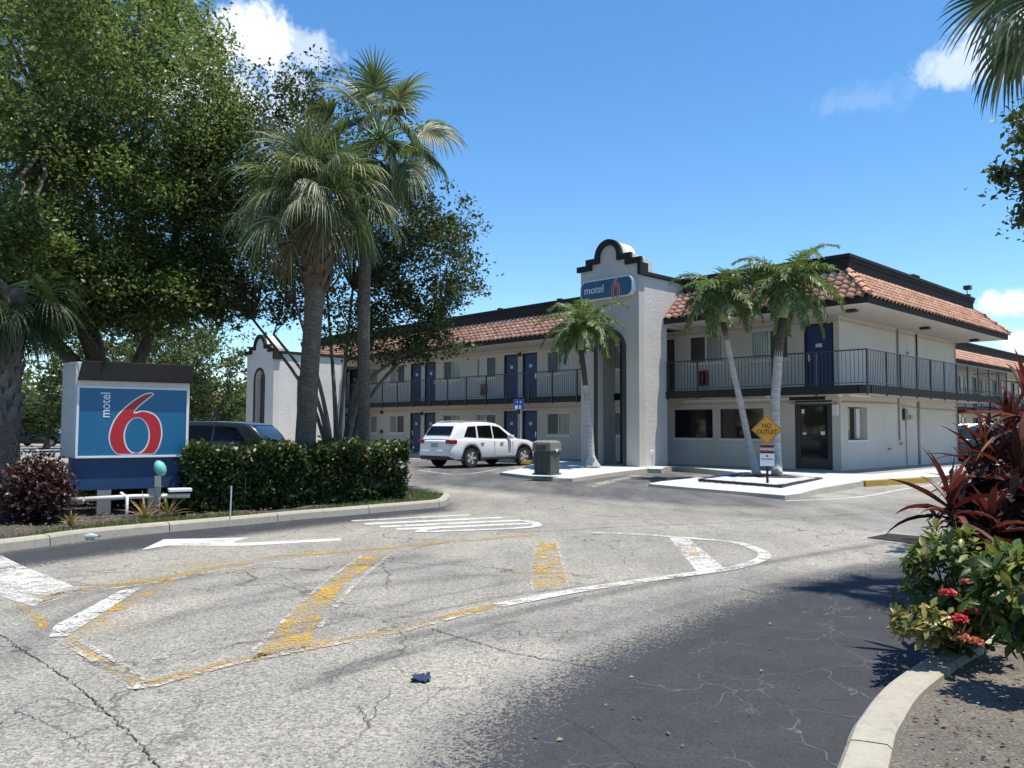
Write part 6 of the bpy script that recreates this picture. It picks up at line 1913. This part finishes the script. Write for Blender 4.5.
def hedge():
    a = G(189, 513.5, .12); b = G(408, 500.5, .12)
    d = b - a; L = math.hypot(d.x, d.y); rz = math.atan2(d.y, d.x)
    root = empty('clipped_hedge', (a.x, a.y, .1), rz, 'long clipped green hedge with a few red flowers running along the left kerb', 'hedge')
    rs = np.random.RandomState(12); W, H = 1.15, 1.04
    P = box_leaves(rs, L, W, H, 30000)
    leaves_mesh('foliage', P, M['leaf_hedge'], .072, root, .3, .55, 2)
    m = MB(); r = random.Random(2)
    for i in range(170):
        x, y = r.uniform(.1, L - .1), r.uniform(.15, W - .15)
        m.tube([(x, y, 0), (x + r.uniform(-.08, .08), y + r.uniform(-.08, .08), H * .5), (x + r.uniform(-.2, .2), y + r.uniform(-.15, .15), H * .95)], [.012, .008, .004], 4)
    m.build('stems', M['twig'], root)
    # dense twiggy core keeps the block opaque, as a clipped hedge is
    core = rs.uniform(0, 1, (9000, 3)) * np.array([L - .24, W - .24, H - .16]) + np.array([.12, .12, .04])
    leaves_mesh('inner_foliage', core, M['leaf_dark'], .12, root, .0, .6, 3)
    for x, z in ((L * .90, .74), (L * .58, .60), (L * .66, .56), (L * .98, .52), (L * .78, .9)):
        leaves_mesh('flower', rs.normal(size=(36, 3)) * .026 + np.array([x, .02 + .12 * (1 - z), z]), M['flower_dull'], .032, root, .5, .8, 4)
hedge()

def blob_bush(name, label, loc, rad, n, leaf, size, mat_core, seed, cat='bush', up=.3):
    root = empty(name, loc, 0, label, cat); rs = np.random.RandomState(seed)
    C, P = clumpy(rs, (0, 0, rad[2] * .95), rad, n, .22, 60, .6, .9, .12); P = P[P[:, 2] > .02]
    leaves_mesh('foliage', P, leaf, size, root, up, .55, seed)
    core = rs.normal(size=(1500, 3)); core /= np.linalg.norm(core, axis=1)[:, None]; core = core * (rs.uniform(0, 1, 1500) ** .4)[:, None] * np.array(rad) * .8 + np.array([0, 0, rad[2] * .95]); core = core[core[:, 2] > .05]
    leaves_mesh('inner_foliage', core, mat_core, size * 1.7, root, 0, .6, seed + 1)
    m = MB(); r = random.Random(seed)
    for i in range(26):
        a = r.uniform(0, 6.28); q = r.uniform(.2, .8)
        m.tube([(math.cos(a) * .08, math.sin(a) * .08, 0), (math.cos(a) * rad[0] * q * .5, math.sin(a) * rad[1] * q * .5, rad[2] * .8), (math.cos(a) * rad[0] * q, math.sin(a) * rad[1] * q, rad[2] * 1.5)], [.014, .009, .004], 4)
    m.build('stems', M['twig'], root)
    return root
p = A(44, 520, 11.75)
blob_bush('maroon_bush', 'rounded dark maroon leaved bush left of the big blue sign', (A(36, 520, 11.9).x, 11.9, .1), (.50, .5, .46), 100, M['leaf_maroon'], .062, M['leaf_maroon'], 31)
p = A(6, 480, 13.6)
blob_bush('green_shrub', 'low dark green shrub at the foot of the left edge palm', (p.x - .1, 13.8, .1), (.8, .7, .42), 60, M['leaf_dark'], .08, M['leaf_dark'], 32)
# low green shrubs under the sign
for i, (px, lab) in enumerate(((108, 'low dark shrub beneath the left half of the big sign'), (165, 'low dark shrub beneath the right end of the big sign'))):
    p = A(px, 500, 14.0)
    blob_bush('green_shrub', lab, (p.x, 14.1, .1), (.75, .4, .30), 45, M['leaf_dark'], .07, M['leaf_dark'], 35 + i)

def rosette(name, label, loc, n, L, w, mats, seed, droop=(.5, 1.6), el=(15, 80), group=None, cat='plant'):
    root = empty(name, loc, 0, label, cat, group); r = random.Random(seed)
    for mi, mt in enumerate(mats):
        V = []; F = []
        for i in range(mi, n, len(mats)):
            az = i * 2.4 + r.uniform(-.3, .3); f = i / n; e = R(el[1] + (el[0] - el[1]) * f)
            d = (math.cos(az) * math.cos(e), math.sin(az) * math.cos(e), math.sin(e))
            strap(V, F, (0, 0, .02), d, (0, 0, 1), L * r.uniform(.75, 1.15), w, r.uniform(*droop), 6, .2)
        np_mesh('leaves', np.array(V), np.array(F), mt, root, True)
    return root
for px, py, Yd, L, lab in ((145, 508, 12.2, .42, 'spiky bromeliad with grey leaves left of the spotlight post'), (168, 506, 12.5, .42, 'spiky bromeliad with yellowish leaves right of the spotlight post'), (71, 524, 11.2, .26, 'small reddish spiky plant at the foot of the maroon bush')):
    p = A(px, py, Yd)
    rosette('bromeliad', lab, (p.x, Yd, .1), 22, L, .035, [M['grass'], M['leaf_dry']], int(px), (.2, .9), (15, 75), 'spiky plants below the sign')

def grass_strip():
    rs = np.random.RandomState(8); pts = []
    inner = offset_path(isl, .17)
    X = rs.uniform(-9.5, -1.1, 330000); Y = rs.uniform(5, 18.5, 330000)
    d = sdist(isl, X, Y)
    w = .55 + .2 * np.sin(X * 2.1) + .12 * np.sin(X * 5.3)
    keep = (d < -.16) & (d > -w) & (rs.uniform(0, 1, len(X)) < .95 * (1.15 - (-d) / w)) 
    X, Y = X[keep], Y[keep]; n = len(X)
    a = rs.uniform(0, 6.28, n); h = rs.uniform(.04, .11, n); wd = .009
    dx, dy = np.cos(a) * wd, np.sin(a) * wd; lx, ly = rs.normal(size=n) * .03, rs.normal(size=n) * .03
    z0 = np.full(n, .09)
    V = np.stack([np.stack([X - dx, Y - dy, z0], -1), np.stack([X + dx, Y + dy, z0], -1), np.stack([X + lx, Y + ly, z0 + h], -1)], 1).reshape(-1, 3)
    tag(np_mesh('grass', V, np.arange(3 * n).reshape(n, 3), M['grass']), 'short patchy grass along the left kerb', 'grass', kind='stuff')
grass_strip()

def chips():
    rs = np.random.RandomState(3); r = random.Random(3)
    for nm, lab, poly, n, mt, s0 in (('mulch_chips', 'loose wood chips and dead leaves on the left planting bed', isl, 2600, M['leaf_dry'], .035), ('pebbles', 'small pale stones and litter on the sandy bed at lower right', ril, 1500, M['kerb'], .03)):
        xs = [p[0] for p in poly]; ys = [p[1] for p in poly]
        if nm == 'pebbles': x0, x1, y0, y1 = 1.3, 5.5, 2.0, 7.0
        else: x0, x1, y0, y1 = -9.5, -4, 9, 16
        X = rs.uniform(x0, x1, n * 3); Y = rs.uniform(y0, y1, n * 3); k = sdist(poly, X, Y) < -.24
        X, Y = X[k][:n], Y[k][:n]; P = np.stack([X, Y, np.full(len(X), .115)], -1); P[:, 2] += rs.uniform(0, .02, len(X))
        if nm == 'pebbles':
            m = MB()
            for x, y, z in P:
                s = rs.uniform(.002, .008) * (1.8 if rs.uniform() < .04 else 1); m.add([(x - s, y, z), (x, y - s, z), (x + s, y, z), (x, y + s, z), (x, y, z + s * .35), (x, y, z - s)], [(0, 1, 4), (1, 2, 4), (2, 3, 4), (3, 0, 4), (1, 0, 5), (2, 1, 5), (3, 2, 5), (0, 3, 5)])
            tag(m.build(nm, mt), lab, 'pebbles', kind='stuff')
        else:
            tag(leaves_mesh(nm, P, mt, s0, None, 3, .5, 3), lab, 'mulch', kind='stuff')
chips()
rs = np.random.RandomState(41)
X = rs.uniform(1.6, 6, 2600); Y = rs.uniform(2.5, 8, 2600); k = sdist(ril, X, Y) < -.24
tag(leaves_mesh('leaf_litter', np.stack([X[k], Y[k], rs.uniform(.11, .125, k.sum())], -1), M['leaf_dry_dark'], .03, None, 4, .5, 6), 'dead leaf litter on the sandy bed at lower right', 'leaf litter', kind='stuff')

# ---- right hand shrubs
def cordyline(label, base, heads, seed, group='red cordylines on the right island'):
    """cane stems each with a head of long strap leaves"""
    root = empty('cordyline', base, 0, label, 'plant', group); r = random.Random(seed); B = Vector(base)
    m = MB(); packs = {'leaf_cord': ([], []), 'leaf_cord_dark': ([], []), 'leaf_dry': ([], [])}
    for (hx, hy, hz, n, L, w) in heads:
        h = Vector((hx, hy, hz)) - B
        m.tube([Vector((h.x * .35, h.y * .35, 0)), Vector((h.x * .6, h.y * .6, h.z * .5)), h - Vector((0, 0, .02))], [.022, .018, .013], 6)
        for i in range(n):
            f = i / n; az = i * 2.4 + r.uniform(-.4, .4); e = R(82 - 100 * f + r.uniform(-10, 10))
            d = (math.cos(az) * math.cos(e), math.sin(az) * math.cos(e), math.sin(e))
            q = r.random(); k = 'leaf_dry' if (f > .85 and q < .35) else ('leaf_cord_dark' if (q < .35 or f > .7) else 'leaf_cord')
            V, F = packs[k]
            strap(V, F, h - Vector((0, 0, .16 * f)), d, (0, 0, 1), L * r.uniform(.65, 1.15) * (.75 + .3 * f), w * r.uniform(.7, 1.2), r.uniform(.05, .75) + .7 * f, 7, r.uniform(.1, .6), wmax=.4)
    m.build('canes', M['bark'], root, smooth=True)
    for k, (V, F) in packs.items():
        if F: np_mesh('leaves', np.array(V), np.array(F), M[k], root, True)
    return root

def right_shrubs():
    def hd(px, py, Y): return tuple(A(px, py, Y))
    b = A(985, 600, 5.6)
    cordyline('red cordyline whose nearest head stands over the green shrub', (b.x, 5.7, .09), [hd(950, 500, 5.4) + (22, .46, .055), hd(990, 520, 5.5) + (22, .40, .05)], 3)
    b = A(1040, 600, 6.0)
    cordyline('tall red cordyline at the right edge with arching leaves', (b.x, 6.1, .09), [hd(1018, 470, 5.9) + (30, .66, .06), hd(985, 458, 6.1) + (26, .55, .045), hd(1058, 440, 6.2) + (28, .70, .065), hd(1035, 520, 5.8) + (26, .50, .05), hd(1032, 408, 5.9) + (28, .60, .055), hd(1008, 425, 6.3) + (24, .52, .045), hd(975, 480, 6.0) + (20, .42, .045)], 7)
    b = A(1060, 600, 6.6)
    cordyline('dark red cordyline farther back at the right edge', (b.x + .1, 6.8, .09), [hd(1062, 400, 6.5) + (26, .66, .06), hd(1015, 495, 6.6) + (22, .5, .05), hd(1085, 480, 6.4) + (22, .5, .05), hd(1050, 545, 6.3) + (20, .42, .05)], 13)
    # ixora shrubs: branching stems tipped with whorls of glossy leaves
    def ixora(label, base, cen, rad, n, seed, mats, size, flowers=(), spars=.25):
        root = empty('flowering_shrub', base, 0, label, 'shrub', 'flowering shrubs on the right island'); rs = np.random.RandomState(seed); r = random.Random(seed); B = np.array(base)
        m = MB(); packs = [([], []) for _ in mats]
        for i in range(n):
            d = rs.normal(size=3); d /= np.linalg.norm(d); q = rs.uniform(.35, 1.0) ** .5
            c = np.array(cen) + d * np.array(rad) * q - B
            c[2] = max(c[2], .06)
            if i % 2 == 0: limbs(m, (0, 0, .02), [c], rs, .012, .003, 4, .25)
            out = Vector(d) + Vector((0, 0, .6)); out.normalize()
            for k in range(r.randint(5, 9)):
                az = k * 2.4 + r.uniform(-.4, .4); e = R(r.uniform(-15, 65))
                s1 = out.orthogonal().normalized(); s2 = out.cross(s1)
                ld = (s1 * math.cos(az) + s2 * math.sin(az)) * math.cos(e) + out * math.sin(e)
                mi = 0 if (len(mats) == 1 or r.random() < .8 or c[2] + B[2] < cen[2]) else 1
                V, F = packs[mi]
                o = Vector(c) - out * .02 * k * .5
                strap(V, F, o, ld, out, size * r.uniform(.6, 1.2), size * .45, r.uniform(.1, .7), 4, .18, wmax=.5)
        m.build('stems', M['twig'], root)
        for (V, F), mt in zip(packs, mats):
            if F: np_mesh('leaves', np.array(V), np.array(F), mt, root, True)
        for (px, py, Y, rr, mt) in flowers:
            c = np.array(A(px, py, Y)) - B; k = 150
            dd = rs.normal(size=(k, 3)); dd /= np.linalg.norm(dd, axis=1)[:, None]; dd[:, 2] = np.abs(dd[:, 2]) * .8 - .1
            leaves_mesh('flower_head', c + dd * rr * rs.uniform(.6, 1, (k, 1)), mt, rr * .55, root, .6, .6, seed)
        return root
    FLW = M['flower']
    fl_p = mat_leaf('orange_pink_flower', [(0, (.55, .10, .06)), (1, (.70, .35, .22))], .5, .3, (.7, .3, .2))
    b = A(975, 640, 5.1)
    ixora('leafy green shrub with red flower balls leaning over the right kerb', (b.x + .1, 5.25, .09), tuple(A(955, 588, 5.0)), (.40, .36, .40), 150, 5, [M['leaf_ixora'], M['leaf_gold']], .085,
          [(948, 594, 4.72, .045, FLW), (960, 620, 4.62, .045, FLW), (972, 612, 4.7, .045, FLW), (962, 638, 4.6, .04, fl_p), (966, 582, 4.7, .03, fl_p), (975, 642, 4.65, .045, fl_p)])
    b = A(920, 640, 5.0)
    ixora('low golden tipped spray of leaves at the left end of the right island', (A(958, 650, 5.0).x, 5.05, .09), tuple(A(926, 624, 4.75)), (.22, .18, .12), 42, 6, [M['leaf_gold'], M['leaf_ixora']], .07)
    b = A(1035, 640, 4.9)
    ixora('big leaved bright green shrub at the right edge', (A(1056, 600, 4.3).x, 4.35, .09), tuple(A(1040, 598, 4.25)), (.31, .28, .30), 95, 8, [M['leaf_ixora'], M['leaf_gold']], .10)
    ixora('unseen green shrub added outside the right edge to shade the sandy bed', (3.5, 4.25, .09), (3.55, 4.3, .85), (.42, .4, .55), 120, 14, [M['leaf_ixora']], .10)  # out of view, added to throw shade onto the sandy bed
    ixora('unseen green shrub added beyond the lower right corner to shade the bed', (3.2, 3.3, .09), (3.2, 3.35, .8), (.5, .4, .5), 110, 15, [M['leaf_ixora']], .10)  # second added shrub out of view, meant to shade the bed
    ixora('dark brownish red leaved shrub filling between the red cordylines and the green shrubs', (A(1000, 600, 5.7).x, 5.75, .09), tuple(A(1005, 528, 5.75)), (.36, .3, .42), 190, 17, [M['leaf_cord_dark']], .15)
    b = A(1000, 560, 6.2)
    ixora('dense green shrub filling under the red leaves', (b.x, 6.2, .09), (b.x + .12, 6.1, .72), (.62, .55, .58), 260, 10, [M['leaf_dark']], .10)
    ixora('green shrub behind the red leaves along the right kerb', (b.x + .9, 7.2, .09), (b.x + .9, 7.3, .75), (.8, .6, .65), 150, 11, [M['leaf_hedge']], .11)
right_shrubs()
